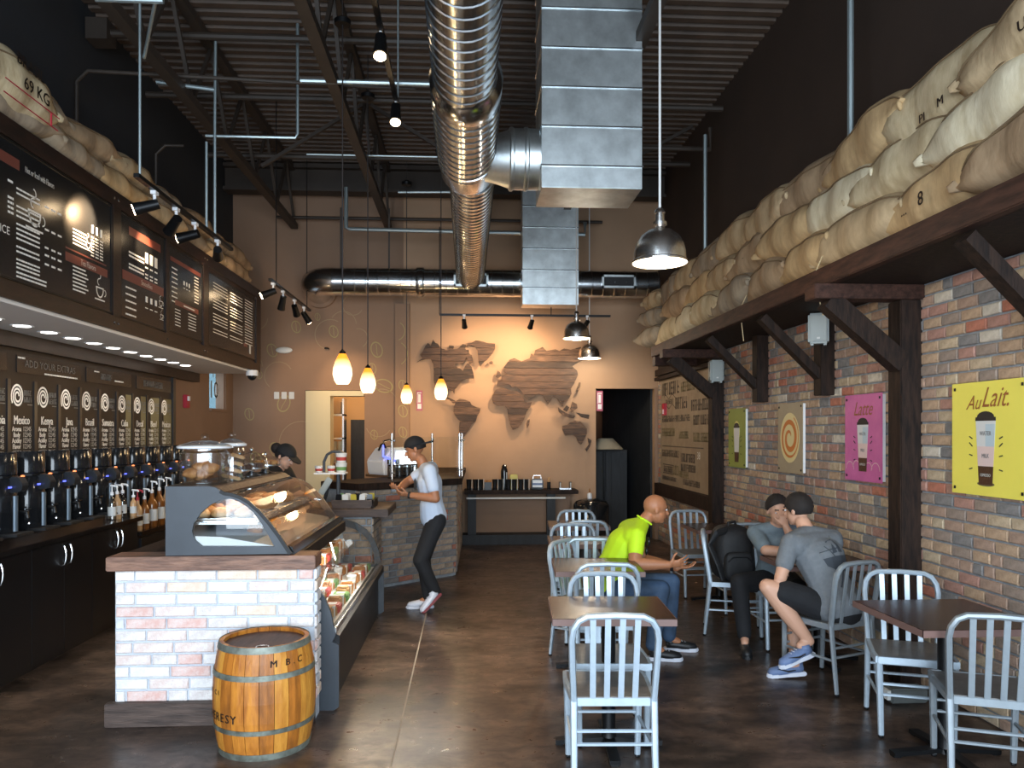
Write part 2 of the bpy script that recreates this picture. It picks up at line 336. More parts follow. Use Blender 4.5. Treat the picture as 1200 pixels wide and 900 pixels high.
# ================================================================ SETTING
XL, XR, YB, ZC = -3.65, 3.06, 12.2, 5.8
struct('floor', MB().box(-4.2, 4.2, -2.2, 15.5, -.12, 0), 'floor')
struct('trim_1', MB().box(-.395, -.385, -1.8, 8.4, .0002, .0012), 'joint')
# roof deck: corrugated, ribs running across the room
mb = MB(); prof = []; y = -1.8; 
while y < YB: prof += [(y, ZC), (y+.076, ZC), (y+.092, ZC+.045), (y+.136, ZC+.045)]; y += .152
vs = []; fs = []
for i, (yy, zz) in enumerate(prof): vs += [(XL-.1, yy, zz), (XR+.1, yy, zz)]
for i in range(len(prof)-1): fs.append((2*i, 2*i+1, 2*i+3, 2*i+2))
mb.add(vs, fs); mb.box(XL-.2, XR+.2, -2, YB+.2, ZC+.06, ZC+.12)
struct('ceiling', mb, 'deck')
# left wall: black above, brown below, window near the back
mb = MB(); mb.box(XL-.15, XL, -1.9, YB+.15, 2.62, ZC+.1); struct('wall_left_upper', mb, 'black_wall')
mb = MB(); mb.box(XL-.15, XL, -1.9, 11.1, 0, 2.62); mb.box(XL-.15, XL, 11.85, YB+.15, 0, 2.62); mb.box(XL-.15, XL, 11.1, 11.85, 0, 2.02)
struct('wall_left', mb, 'tan_wall')
wn = struct('window_1', MB().box(XL-.09, XL-.08, 11.1, 11.85, 2.02, 2.62), 'glass')
fr_ = MB(); fr_.box(XL-.14, XL-.02, 11.1, 11.14, 2.02, 2.62); fr_.box(XL-.14, XL-.02, 11.81, 11.85, 2.02, 2.62); fr_.box(XL-.14, XL+.03, 11.1, 11.85, 2.02, 2.06)
obj('window_frame', fr_, 'tan_wall', wn)
F = frame((XL-.074, 11.2, 2.06), (0, 1, 0), (0, 0, 1)); t = MB(); text(t, '10', F, .30, .27, .36, .006, 1.2, bold=.008); text(t, 'H', F, .34, .52, .2, .006, 1.2, bold=.006); obj('window_lettering', t, 'white', wn)
struct('backdrop_outside_window', MB().box(-6.3, -6.1, 10, 24, 0, 4.2), 'green_view')  # backdrop added outside so the window reads teal instead of plain white
# back wall with two doorways
mb = MB()
mb.box(XL-.1, -2.54, YB, YB+.14, 0, ZC+.1); mb.box(-2.54, -1.62, YB, YB+.14, 2.38, ZC+.1); mb.box(-1.62, -1.01, YB, YB+.14, 0, ZC+.1)
struct('wall_back_left', mb, 'tan_wall')
mb = MB(); mb.box(-1.01, 2.05, YB, YB+.14, 0, ZC+.1); mb.box(2.05, 3.0, YB, YB+.14, 2.42, ZC+.1); mb.box(3.0, XR+.1, YB, YB+.14, 0, ZC+.1)
struct('wall_back', mb, 'map_wall')
struct('trim_2', MB().box(-1.13, -.91, YB-.12, YB, 0, 3.73), 'tan_wall')
struct('trim_3', MB().box(3.0, 3.05, YB-.02, YB, 0, 2.44), 'tan_wall')
# painted coffee beans and clouds on the back-left wall
def bean(mb, fr, a, b, r, ang, w=.010):
    for rad in (1.0,):
        P = [(a+math.cos(q)*r*.72*math.cos(ang)-math.sin(q)*r*math.sin(ang), b+math.cos(q)*r*.72*math.sin(ang)+math.sin(q)*r*math.cos(ang)) for q in [2*PI*k/20 for k in range(20)]]
        P2 = [(a+(x-a)*.84, b+(z-b)*.84) for x, z in P]
        for k in range(20): mb.add([fr(*P[k], .001), fr(*P[(k+1) % 20], .001), fr(*P2[(k+1) % 20], .001), fr(*P2[k], .001)], [(0, 1, 2, 3)])
    pts = [(math.sin((i/6-.5)*PI)*.12*r, (i/6-.5)*1.4*r) for i in range(7)]
    for (x0, y0), (x1, y1) in zip(pts, pts[1:]):
        q = []
        for x, z in ((x0-w*.5, y0), (x0+w*.5, y0), (x1+w*.5, y1), (x1-w*.5, y1)): q.append(fr(a+x*math.cos(ang)-z*math.sin(ang), b+x*math.sin(ang)+z*math.cos(ang), .0012))
        mb.add(q, [(0, 1, 2, 3)])
def arcs(mb, fr, pts, w=.012):
    for cx, cy, r, a0, a1 in pts:
        n = 14
        for k in range(n):
            t0, t1 = R(a0+(a1-a0)*k/n), R(a0+(a1-a0)*(k+1)/n)
            mb.add([fr(cx+(r-w/2)*math.cos(t0), cy+(r-w/2)*math.sin(t0), .001), fr(cx+(r+w/2)*math.cos(t0), cy+(r+w/2)*math.sin(t0), .001), fr(cx+(r+w/2)*math.cos(t1), cy+(r+w/2)*math.sin(t1), .001), fr(cx+(r-w/2)*math.cos(t1), cy+(r-w/2)*math.sin(t1), .001)], [(0, 1, 2, 3)])
FB = frame((0, YB, 0), (1, 0, 0), (0, 0, 1))
wbl = bpy.data.objects['wall_back_left']
beans = MB()
for a, b, r, g_ in [(-3.05, 3.0, .11, .4), (-3.25, 2.62, .07, .2), (-1.43, 3.02, .13, .3), (-2.68, 3.37, .1, .3), (-3.4, 2.0, .1, .3), (-2.87, 2.17, .14, -.3), (-3.3, 1.3, .12, .3), (-1.32, 2.45, .15, 1.3), (-2.35, 3.53, .06, .2), (-2.1, 3.3, .1, .3), (-1.47, 1.68, .08, .2), (-1.42, 1.25, .11, .1), (-3.0, 1.45, .12, .4), (-1.5, 2.72, .09, .2)]: bean(beans, FB, a, b, r, g_)
obj('painted_beans', beans, 'mural_bean', wbl)
cl = MB(); arcs(cl, FB, [(-2.15, 3.25, .24, 60, 260), (-1.95, 3.42, .2, 0, 150), (-1.72, 3.2, .15, -60, 100), (-1.8, 3.72, .16, 120, 330), (-2.6, 1.55, .34, 60, 200), (-1.35, 2.15, .25, -10, 110), (-1.1, 1.95, .18, -40, 90), (-1.4, 1.85, .2, 200, 330), (-2.95, 2.6, .22, 30, 230), (-3.3, 3.5, .18, 180, 360), (-1.3, .95, .22, 20, 160), (-3.4, 2.75, .2, 0, 140)])
obj('painted_clouds', cl, 'mural_line', wbl)
pil = bpy.data.objects['trim_2']; FP = frame((0, YB-.12, 0), (1, 0, 0), (0, 0, 1)); b2 = MB()
for z, r in ((2.45, .09), (1.72, .09), (2.05, .1)): bean(b2, FP, -1.01, z, r, .3)
arcs(b2, FP, [(-1.13, 2.95, .19, -60, 60), (-1.13, 3.3, .15, -70, 60)]); obj('painted_beans', b2, 'mural_bean', pil)
# rooms behind the doorways
mb = MB(); mb.box(-3.4, -1.0, 14.2, 14.3, 0, 2.9); mb.box(-3.4, -3.3, YB+.14, 14.3, 0, 2.9); mb.box(-1.1, -1.0, YB+.14, 14.3, 0, 2.9); mb.box(-3.4, -1.0, YB+.14, 14.3, 2.85, 2.95)
struct('wall_back_office', mb, 'orange_wall')
struct('door_2', MB().box(-2.53, -2.15, YB-.02, YB+.3, 0, 2.37).box(-2.15, -1.63, YB-.02, YB+.3, 2.29, 2.37), 'cream')
struct('door_3', MB().box(-2.12, -1.62, 14.1, 14.16, 0, 1.95), 'hall_dark')
mb = MB(); mb.box(1.2, 1.3, YB+.14, 15.2, 0, 2.9); mb.box(3.01, 3.15, YB+.14, 15.2, 0, 2.9); mb.box(1.2, 3.15, 15.1, 15.2, 0, 2.9); mb.box(1.2, 3.6, YB+.14, 15.2, 2.8, 2.9)
struct('wall_hallway', mb, 'hall_wall')
struct('trim_4', MB().prism([(2.52, 14.3), (2.62, 14.3), (3.01, YB+.15), (2.97, YB+.15)], lambda a, b, c: Vector((a, b, c)), 0, 2.8), 'hall_dark')
light('POINT', 'office_lamp_light', (-2.0, 13.2, 2.6), 30, (1, .75, .45), size=.1)
for x in (1.55, 1.95): light('SPOT', 'hallway_downlight', (x+.35, 14.9, 2.75), 26, (1, .6, .3), (x+.35, 15.02, 0), .03, spot=70)
# storefront behind the camera: mullioned opening the daylight comes through
mb = MB(); mb.box(XL-.1, XR+.1, -1.95, -1.85, 0, .25); mb.box(XL-.1, XR+.1, -1.95, -1.85, 3.9, ZC+.1)
for x in (XL, -1.5, .65, XR-.08): mb.box(x, x+.08, -1.95, -1.85, .25, 3.9)
struct('wall_front', mb, 'black_metal')
# right wall
wr = struct('wall_right', MB().box(XR+.002, XR+.15, -1.9, YB+.15, 0, 2.72), 'mortar')
struct('wall_right_upper', MB().box(XR, XR+.15, -1.9, YB+.15, 2.72, ZC+.1), 'dark_wall')
brickwork(wr, (XR, 12.15, 0), -PI/2, 8.65, .0, 35, BRICK, 300, (10, 9, 7, 1.6, 5, 5, 5, 1.2), near_first=True, BH=.077, BL=.196)
struct('baseboard_back', MB().box(-.05, 2.0, YB-.03, YB, 0, .12), 'hall_dark')
# ---------------------------------------------------------------- roof steel
for i, x in enumerate((-2.66, -1.22, .16, 1.40)):
    t = thing('roof_joist', ['open web roof joist above the menu boards, nearest the left wall', 'open web roof joist left of the round duct', 'open web roof joist over the round duct', 'open web roof joist right of the square duct', 'open web roof joist beside the dark right wall'][i], 'joist', (x, 0, 4.85), group='open web roof joists')
    obj('chord', MB().box(x-.05, x+.05, 1.0, 12.0, 4.85, 4.93), 'joist', t); obj('chord', MB().box(x-.05, x+.05, 1.0, 12.15, 5.68, 5.76), 'joist', t)
    y = 1.0; k = 0
    while y < 11.6:
        a, b = (4.92, 5.7) if k % 2 == 0 else (5.7, 4.92)
        obj('web', MB().bar((x, y, a), (x, y+.55, b), .035, .035), 'joist', t); y += .55; k += 1
tag(obj('roof_girder', MB().box(XL, XR, 11.7, 11.95, 5.35, 5.4).box(XL, XR, 11.7, 11.95, 5.7, 5.75).box(XL, XR, 11.8, 11.84, 5.4, 5.7), 'joist'), 'dark steel girder across the top of the back wall', 'girder')
for k, (yy, zz, x0, x1, m_, lab) in enumerate([(9.9, 5.22, -3.3, 2.9, 'joist', 'dark sprinkler pipe crossing the roof in front of the girder'), (8.6, 5.4, -3.5, 2.9, 'joist', 'brown pipe crossing the roof left to right above the track spotlights'), (7.6, 5.55, -3.6, .0, 'joist', 'brown pipe with an end box high on the left')]):
    o = MB().tube([(x0, yy, zz), (x1, yy, zz)], .035, 8)
    if k == 2: o.box(-3.62, -3.42, 7.5, 7.7, 5.45, 5.65)
    tag(obj('ceiling_pipe', o, m_, smooth=True), lab, 'pipe')
def X2(a, b, lab):
    tag(obj('cross_brace', MB().bar(a, b, .04, .04), 'joist'), lab, 'brace', 'diagonal braces under the roof')
X2((-2.5, 9.5, 4.95), (-1.25, 9.4, 5.7), 'diagonal roof brace rising right toward the second joist')
X2((-1.2, 9.4, 5.7), (.1, 9.5, 4.95), 'diagonal roof brace falling right toward the round duct')
X2((1.7, 9.6, 4.95), (2.85, 9.6, 5.6), 'diagonal roof brace beside the right wall')
def conduit(pts, lab, r=.014, m='galv_rod', name='conduit', cat='conduit'):
    return tag(obj(name, MB().tube(pts, r, 8), m, smooth=True), lab, cat)
conduit([(-2.35, 5, 4.45), (-1.93, 5, 4.45)], 'short grey strut at top left holding a thin hanging rod', .02)
conduit([(-1.96, 5, 4.44), (-1.98, 5, 4.44), (-2.32, 5.66, 4.4)], 'grey strut end bracket at top left', .012)
conduit([(-2.35, 5.66, 5.8), (-2.35, 5.66, 3.54)], 'long thin vertical rod holding the near end of the menu track', .010)
conduit([(-2.88, 7.3, 4.96), (-2.35, 7.3, 4.90)], 'short grey strut joining the top of the pale conduit above the menus', .02)
conduit([(-2.35, 7.3, 3.52), (-2.35, 7.3, 4.6), (-2.35, 7.32, 5.36)], 'pale vertical conduit running down to the far end of the menu track', .014)
conduit([(-2.46, 7.4, 3.6), (-2.46, 7.4, 4.45)], 'short pale vertical conduit beside the track above the menus', .014)
conduit([(-2.6, 7.8, 4.66), (-1.72, 7.8, 4.66), (-1.70, 7.8, 4.70), (-1.70, 7.8, 5.8)], 'white horizontal conduit turning up above the menu boards', .016)
conduit([(-1.02, 5.5, 4.8), (.1, 5.5, 4.83)], 'grey strut at the top edge carrying the first pendant box', .022)
conduit([(-1.5, 7.0, 4.87), (-.1, 7.0, 4.87)], 'long grey strut crossing left of the round duct', .022)
conduit([(-1.9, 9.2, 5.0), (-.1, 9.2, 5.0)], 'thin bright conduit crossing between the joists', .012)
conduit([(-1.04, 11.6, 5.32), (.0, 11.6, 5.34)], 'pale strut in front of the back wall beside the round duct', .022)
conduit([(-1.75, 11.2, 5.25), (-1.75, 11.2, 4.67), (-1.7, 11.2, 4.65), (1.72, 11.2, 4.62), (1.72, 11.2, 4.8)], 'grey pipe dropping and crossing in front of the back wall', .03)
conduit([(-2.9, 11.9, 5.0), (2.1, 11.9, 5.0)], 'dark pipe crossing high on the tan back wall', .025, 'joist')
conduit([(-3.55, 7.2, 3.0), (-3.55, 7.2, 4.9), (-3.45, 7.2, 5.0), (-.5, 7.4, 5.0)], 'dark bent conduit on the black left wall', .018, 'joist')
conduit([(-3.4, 8.6, 3.5), (-3.4, 8.6, 4.75), (-3.3, 8.6, 4.85), (-3.1, 8.6, 4.85)], 'dark hooked conduit behind the left sacks', .016, 'joist')
conduit([(2.66, 5.2, 2.85), (2.66, 5.2, 5.8)], 'pale blue rod rising from the sack shelf, the nearer one', .022)
conduit([(2.62, 8.35, 2.85), (2.62, 8.35, 5.0)], 'pale blue rod rising from the far half of the sack shelf', .022)
conduit([(2.0, 8.9, 5.05), (2.85, 8.9, 5.05), (2.85, 8.9, 5.3)], 'dark pipe stub beside the right wall', .03, 'joist')
# ---------------------------------------------------------------- ducts
def spiral(y0, y1, r, x, z, taper=None):
    pr = []; y = y0; rr = lambda y: r
    while y < y1-.01: pr += [(r, y), (r, y+.085), (r+.007, y+.09), (r+.007, y+.1), (r, y+.105)]; y += .11
    return pr
t = thing('round_duct', 'big shiny spiral round duct running down the middle of the ceiling', 'duct', (0, 2, 3.75))
m1 = MB(); m1.lathe(spiral(2.0, 4.95, .2, 0, 0), (-.02, 0, 3.97), 28, 'y'); obj('near_section', m1, 'galv_bright', t, smooth=True)
m1 = MB(); m1.lathe([(.2, 4.9), (.24, 4.95), (.24, 5.15), (.235, 5.17)], (-.01, 0, 3.99), 28, 'y'); obj('collar', m1, 'galv_bright', t, smooth=True)
m1 = MB(); m1.lathe(spiral(5.15, 6.3, .235, 0, 0), (-.01, 0, 3.99), 28, 'y'); obj('middle_section', m1, 'galv_bright', t, smooth=True)
m1 = MB(); m1.lathe([(.237, 6.28), (.237, 6.62), (.2, 6.78)], (.0, 0, 3.99), 28, 'y'); obj('tee_body', m1, 'galv_bright', t, smooth=True)
m1 = MB(); m1.lathe([(.16, 0), (.2, .2), (.245, .34)], (.04, 6.38, 3.98), 24, 'x'); m1.lathe([(.245, .34), (.255, .35), (.255, .37), (.245, .38), (.245, .46), (.255, .47), (.255, .49), (.245, .5), (.245, .7)], (.0, 6.38, 3.98), 24, 'x'); obj('side_branch', m1, 'galv', t, smooth=True)
m1 = MB(); m1.lathe(spiral(6.75, 11.1, .2, 0, 0), (.04, 0, 3.99), 28, 'y'); obj('far_section', m1, 'galv_bright', t, smooth=True)
t = thing('cross_duct', 'shiny round duct crossing in front of the back wall with an elbow at left', 'duct', (0, 11.4, 3.7))
m1 = MB(); pr = []; x = -1.95
while x < 2.7: pr += [(.2, x), (.2, x+.14), (.206, x+.145), (.206, x+.155), (.2, x+.16)]; x += .165
m1.lathe(pr, (0, 11.35, 3.92), 26, 'x'); obj('pipe_run', m1, 'galv_bright', t, smooth=True)
for xx in (-.75,): obj('joint_band', MB().lathe([(.215, xx), (.225, xx+.02), (.225, xx+.1), (.215, xx+.12)], (0, 11.35, 3.92), 26, 'x'), 'galv_bright', t, smooth=True)
ep = [(-1.94, 11.35, 3.92), (-2.06, 11.36, 3.92), (-2.17, 11.42, 3.92), (-2.25, 11.52, 3.92), (-2.29, 11.66, 3.92), (-2.30, 12.15, 3.92)]
obj('elbow', MB().tube(ep, .203, 24), 'nickel', t, smooth=True)
obj('wall_collar', MB().tube([(-2.30, 12.12, 3.92), (-2.30, 12.19, 3.92)], .26, 24), 'tan_wall', t, smooth=True)
for k, x in enumerate((-.2, 1.96)):
    m1 = MB(); m1.box(x, x+.5, 11.12, 11.16, 3.83, 3.86); m1.box(x, x+.5, 11.12, 11.16, 3.99, 4.02); m1.box(x, x+.03, 11.12, 11.16, 3.83, 4.02); m1.box(x+.47, x+.5, 11.12, 11.16, 3.83, 4.02)
    v = obj('vent', m1, 'galv', t); m2 = MB(); m2.box(x+.02, x+.48, 11.145, 11.16, 3.85, 4.0); obj('grille', m2, 'black_matte', v)
for x in (-1.85, -1.15):
    obj('hanger_strap', MB().box(x-.012, x+.012, 11.34, 11.36, 4.1, 5.0), 'joist', t)
def sqduct(name, lab, x0, x1, y0, y1, z0, z1, seams, lip):
    t = thing(name, lab, 'duct', ((x0+x1)/2, (y0+y1)/2, z0)); m1 = MB()
    for a, b in zip(seams, seams[1:]):
        s = obj('duct_panel', MB().box(x0, x1, y0, y1, a+.004, b-.004), 'galv', t, bevel=.004)
        obj('seam', MB().box(x0-.008, x1+.008, y0-.012, y1+.012, b-.006, b+.006), 'galv_bright', s)
    if lip: obj('bottom_collar', MB().box(x0-.06, x1-.04, y0+.12, y1+.15, z0-.1, z0), 'galv', t)
    return t
sqduct('square_duct', 'large grey sheet metal duct dropping from the roof beside the round duct', .59, 1.40, 6.1, 6.64, 3.66, ZC, [3.66, 3.84, 4.155, 4.47, 4.785, 5.10, 5.42, 5.74], False)
sqduct('small_square_duct', 'smaller square duct behind, meeting the cross duct', .77, 1.56, 10.75, 11.1, 3.51, ZC, [3.51, 3.75, 4.0, 4.3, 4.6, 4.9, 5.2, 5.74], False)
# ---------------------------------------------------------------- lamps
def dome(x, y, z, lab, p):
    t = thing('dome_pendant', lab, 'pendant lamp', (x, y, z), group='brushed metal dome pendants')
    pr = [(.1775, 0), (.1775, .014), (.168, .022), (.166, .07), (.152, .125), (.122, .175), (.078, .208), (.034, .222), (.03, .24), (.045, .245), (.045, .265), (.03, .27), (.028, .32), (.036, .325), (.03, .345), (.01, .36)]
    m = MB(); m.lathe(pr, (x, y, z), 32, caps=False); obj('shade', m, 'nickel', t, smooth=True)
    obj('shade_lining', MB().lathe([(.172, .004), (.162, .02), (.16, .06), (.145, .1), (.112, .138), (.06, .165), (.001, .17)], (x, y, z), 32, caps=False), 'dome_inner', t, smooth=True)
    obj('bulb', MB().ell((x, y, z+.07), (.035, .035, .045)), 'spot_glow', t, smooth=True)
    obj('rod', MB().tube([(x, y, z+.355), (x, y, ZC)], .0085, 8), 'rod_pale', t, smooth=True)
    for a in (0, 2.1, 4.2): obj('screw', MB().ell((x+.18*math.cos(a), y+.18*math.sin(a), z+.012), (.008, .008, .008), 6, 4), 'chrome', t)
    light('POINT', 'dome_light', (x, y, z-.03), p, (1, .86, .66), size=.06)
dome(1.24, 4.9, 2.80, 'large nearest brushed metal dome pendant on a long rod', 20)
dome(1.41, 9.9, 2.93, 'small dome pendant over the far tables, the higher of two', 14)
dome(1.85, 11.6, 2.84, 'lowest and farthest small dome pendant before the back wall', 14)
for i, (x, y, z, lab) in enumerate([(-1.11, 6.9, 2.14, 'amber glass pendant farthest left and largest'), (-1.08, 8.4, 2.14, 'amber glass pendant second from the left above the bar'), (-.89, 11.3, 2.14, 'smallest amber glass pendant in front of the pilaster'), (-.345, 10.0, 2.14, 'amber glass pendant hanging over the wooden map')]):
    t = thing('amber_pendant', lab, 'pendant lamp', (x, y, z), group='amber glass pendants')
    obj('shade', MB().lathe([(.052, 0), (.072, .03), (.086, .085), (.082, .14), (.064, .2), (.04, .25), (.03, .27)], (x, y, z), 24), 'amber_shade', t, smooth=True)
    obj('cap', MB().lathe([(.032, .265), (.028, .285), (.012, .30), (.006, .31)], (x, y, z), 14), 'black_metal', t, smooth=True)
    obj('cord', MB().tube([(x, y, z+.3), (x, y, ZC)], .006, 6), 'shade_cord', t)
    obj('canopy', MB().lathe([(.07, 5.33), (.075, 5.37), (.03, 5.40)], (x, y, 0), 16), 'black_metal', t, smooth=True)
    light('POINT', 'pendant_light', (x, y, z-.09), 12, (1, .68, .34), size=.06)
def spot_head(p, tgt, lab, on, e=60, par=None, r=.05, L=.15, sp=70):
    p = Vector(p); d = (Vector(tgt)-p).normalized()
    t = thing('track_spotlight', lab, 'spotlight', p, group='black track spotlights')
    obj('stem', MB().tube([p+Vector((0, 0, .09)), p], .012, 8).box(p.x-.02, p.x+.02, p.y-.03, p.y+.03, p.z+.075, p.z+.1), 'white_gloss', t)
    obj('lamp_body', MB().tube([p-d*.03, p+d*(L*.55), p+d*L], [r*.75, r*.85, r], 16), 'black_metal', t, smooth=True)
    obj('lens', MB().tube([p+d*(L+.0005), p+d*(L+.006)], r*.8, 16), 'spot_glow' if on else 'black_gloss', t)
    if on: light('SPOT', 'track_light', p+d*(L+.02), e, (1, .66, .36), tgt, .03, spot=sp, blend=.7)
tag(obj('track_rail', MB().box(-2.37, -2.33, 5.6, 7.8, 3.52, 3.55), 'black_metal'), 'black track rail running above the menu boards', 'track')
spot_head((-2.35, 5.92, 3.42), (-2.8, 5.78, 3.25), 'lit track spotlight nearest on the menu rail', True, 150)
spot_head((-2.35, 6.35, 3.42), (-2.8, 6.8, 3.1), 'unlit track spotlight second on the menu rail', False)
spot_head((-2.35, 6.78, 3.42), (-2.8, 6.8, 3.3), 'track spotlight third on the menu rail shining on the small board', True, 30)
spot_head((-2.35, 7.38, 3.42), (-2.8, 8.9, 3.1), 'track spotlight fourth on the menu rail at its far end', True, 40)
tag(obj('track_rail', MB().box(-2.37, -2.33, 9.3, 11.6, 3.52, 3.55), 'black_metal'), 'second black track rail beyond the menu boards', 'track')
for y in (9.6, 11.4): tag(obj('track_hanger', MB().tube([(-2.35, y, 3.54), (-2.35, y, ZC)], .006, 6), 'black_metal'), 'thin rod holding the far short rail, %s one' % ('nearer' if y < 10 else 'farther'), 'rod')
spot_head((-2.35, 9.45, 3.42), (-2.8, 9.3, 3.2), 'first lit spotlight on the far short rail', True, 26)
spot_head((-2.35, 9.95, 3.42), (-2.5, 10.2, 3.0), 'unlit spotlight on the far short rail', False)
spot_head((-2.35, 10.6, 3.42), (-2.3, 12.1, 2.3), 'third spotlight on the far rail, lit toward the mural', True, 30)
spot_head((-2.35, 11.2, 3.42), (-1.7, 12.1, 2.2), 'last spotlight on the far rail, lit beside the mural', True, 30)
tag(obj('track_rail', MB().box(-.66, -.62, 4.6, 7.05, 4.66, 4.70), 'black_metal'), 'black ceiling track rail left of the round duct', 'track')
tag(obj('track_hanger', MB().tube([(-.62, 6.9, 4.7), (-.62, 6.9, 5.8)], .008, 6), 'galv_rod'), 'thin rod holding the ceiling track rail', 'rod')
spot_head((-.64, 5.7, 4.60), (-.60, 4.7, 2), 'upper lit spotlight on the ceiling track', True, 90, r=.055, L=.16)
spot_head((-.64, 6.9, 4.60), (-.60, 5.8, 2), 'lower lit spotlight on the ceiling track by the round duct', True, 90, r=.055, L=.16)
tag(obj('track_rail', MB().box(-.4, 2.06, 10.98, 11.02, 3.38, 3.41), 'black_metal'), 'black track rail across in front of the wooden map', 'track')
for x, lab in ((-.05, 'spotlight left on the rail over the wooden map'), (.92, 'middle spotlight on the rail over the wooden map'), (1.72, 'right spotlight on the rail over the wooden map')):
    spot_head((x, 11.0, 3.30), (x*.6+.1, 12.2, 2.3), lab, False, r=.042, L=.11)
    light('SPOT', 'map_light', (x, 11.13, 3.17), 95 if x > .5 and x < 1 else 34, (1, .68, .40), (x*.5+.15, 12.2, 2.75), .05, spot=105, blend=.9)
for x in (-.4, 1.2): tag(obj('track_hanger', MB().tube([(x, 11, 3.4), (x, 11, 4.65)], .007, 6), 'black_metal'), 'thin rod holding the rail over the map, %s one' % ('left' if x < 0 else 'right'), 'rod')
# ---------------------------------------------------------------- wooden world map
def PM(px, py):                                            # traced outline to the plane of the map
    x = 480+px/5.295; y = 380+py/5.295; u = (x-600)/900; th = math.atan(52/900); d = 12.08/(math.cos(th)-u*math.sin(th))
    return (d*(u*math.cos(th)+math.sin(th)), 1.7-(y-508)*d/900)
LAND = dict(
 north_america=[(45,235),(80,210),(65,190),(80,170),(100,130),(115,115),(130,135),(145,95),(160,115),(175,120),(195,150),(215,155),(240,165),(245,130),(275,135),(270,155),(300,150),(330,122),(350,128),(345,150),(365,180),(385,190),(395,232),(372,248),(352,205),(335,240),(280,245),(290,265),(315,275),(330,290),(345,258),(362,240),(385,265),(395,300),(400,335),(360,335),(325,350),(300,380),(280,405),(277,435),(266,410),(240,405),(228,430),(232,450),(255,460),(285,475),(290,490),(268,490),(245,467),(215,460),(185,430),(160,390),(150,345),(152,290),(148,250),(130,215),(100,215),(75,222)],
 greenland=[(385,115),(410,100),(450,105),(480,115),(530,120),(530,150),(515,180),(480,220),(455,240),(440,262),(428,240),(425,200),(420,160),(405,137),(375,128),(350,140),(360,120)],
 south_america=[(290,475),(310,462),(345,468),(375,480),(385,500),(415,515),(440,520),(435,545),(420,570),(410,605),(385,620),(370,650),(350,680),(330,710),(325,745),(315,740),(310,700),(308,640),(312,600),(290,580),(272,545),(275,510)],
 africa=[(515,440),(535,405),(575,392),(600,397),(630,412),(665,412),(690,435),(715,475),(730,488),(760,482),(750,510),(725,545),(710,590),(690,625),(670,645),(640,655),(625,620),(612,570),(610,530),(590,505),(545,505),(520,490),(512,465)],
 eurasia=[(540,385),(545,350),(575,345),(570,325),(600,305),(585,290),(590,260),(620,220),(650,210),(695,230),(745,210),(755,180),(770,195),(780,160),(825,140),(850,165),(905,155),(930,165),(960,148),(1000,158),(1060,140),(1110,150),(1150,170),(1120,185),(1090,215),(1050,235),(1010,260),(1040,290),(1045,315),(1020,370),(1000,400),(1005,430),(990,460),(960,475),(950,510),(940,490),(915,460),(890,445),(880,465),(860,495),(845,470),(830,445),(795,430),(775,450),(740,472),(715,450),(690,410),(660,385),(635,393),(620,375),(600,370),(575,383)],
 australia=[(950,630),(975,625),(1000,605),(1030,598),(1040,615),(1055,600),(1070,615),(1100,645),(1100,680),(1080,720),(1065,748),(1050,735),(1035,700),(1010,685),(965,690),(948,650)],
 island_iceland=[(493,238),(505,228),(518,232),(515,246),(500,247)], island_madagascar=[(730,595),(746,588),(742,625),(730,645),(724,620)], island_britain=[(535,325),(545,288),(560,295),(570,320),(550,335)],
 island_japan=[(1053,360),(1062,362),(1060,388),(1040,415),(1028,420),(1045,390)], island_new_zealand=[(1105,705),(1130,720),(1120,760),(1100,790),(1093,775),(1115,745)],
 island_sumatra=[(922,515),(940,530),(970,550),(1027,570),(1020,582),(965,572),(930,545)], island_borneo=[(953,530),(975,503),(992,515),(977,542)], island_philippines=[(1010,480),(1037,495),(1042,520),(1005,547),(998,522)], island_new_guinea=[(1035,548),(1075,556),(1117,562),(1112,587),(1070,577)])
tmap = thing('world_map', 'large wooden plank world map mounted on the tan back wall', 'wall map', (.6, 12.08, 1.2))
rn = random.Random(5)
for nm, P in LAND.items():
    pts = [PM(*p) for p in P]; zs = [p[1] for p in pts]; z0, z1 = min(zs), max(zs); small = nm.startswith('island')
    base = bmesh.new(); vs = [base.verts.new((x, 12.08, z)) for x, z in pts]; f = base.faces.new(vs)
    ext = bmesh.ops.extrude_face_region(base, geom=[f]); bmesh.ops.translate(base, verts=[e for e in ext['geom'] if isinstance(e, bmesh.types.BMVert)], vec=(0, .035, 0)); bmesh.ops.recalc_face_normals(base, faces=base.faces)
    h = 10 if small else .105; a = math.floor(z0/h)*h if not small else z0-1
    while a < z1:
        b = a+h if not small else z1+1; bm = base.copy()
        for co, no in (((0, 0, a+.003), (0, 0, -1)), ((0, 0, b-.003), (0, 0, 1))):
            r = bmesh.ops.bisect_plane(bm, geom=bm.verts[:]+bm.edges[:]+bm.faces[:], plane_co=co, plane_no=no, clear_outer=True)
            ed = [e for e in bm.edges if len(e.link_faces) == 1]
            if ed: bmesh.ops.edgeloop_fill(bm, edges=ed)
        if len(bm.verts) > 3:
            me = bpy.data.meshes.new('plank'); off = rn.uniform(-.004, .006)
            for v in bm.verts: v.co -= Vector((.6, 12.08-off, 1.2))
            bm.to_mesh(me); me.materials.append(M[rn.choice(('map_wood_1', 'map_wood_1', 'map_wood_2', 'map_wood_3'))])
            o = bpy.data.objects.new('island' if small else 'plank', me); C.objects.link(o); o.parent = tmap
        bm.free(); a = b
    base.free()
sp = MB()
for x, z in ((-.3, 2.7), (.95, 2.6), (1.5, 2.6), (.6, 2.3), (.1, 1.9), (1.85, 1.75), (0, 3.0), (-.1, 1.7)): sp.box(x-.02, x+.02, 12.11, 12.2, z-.02, z+.02)
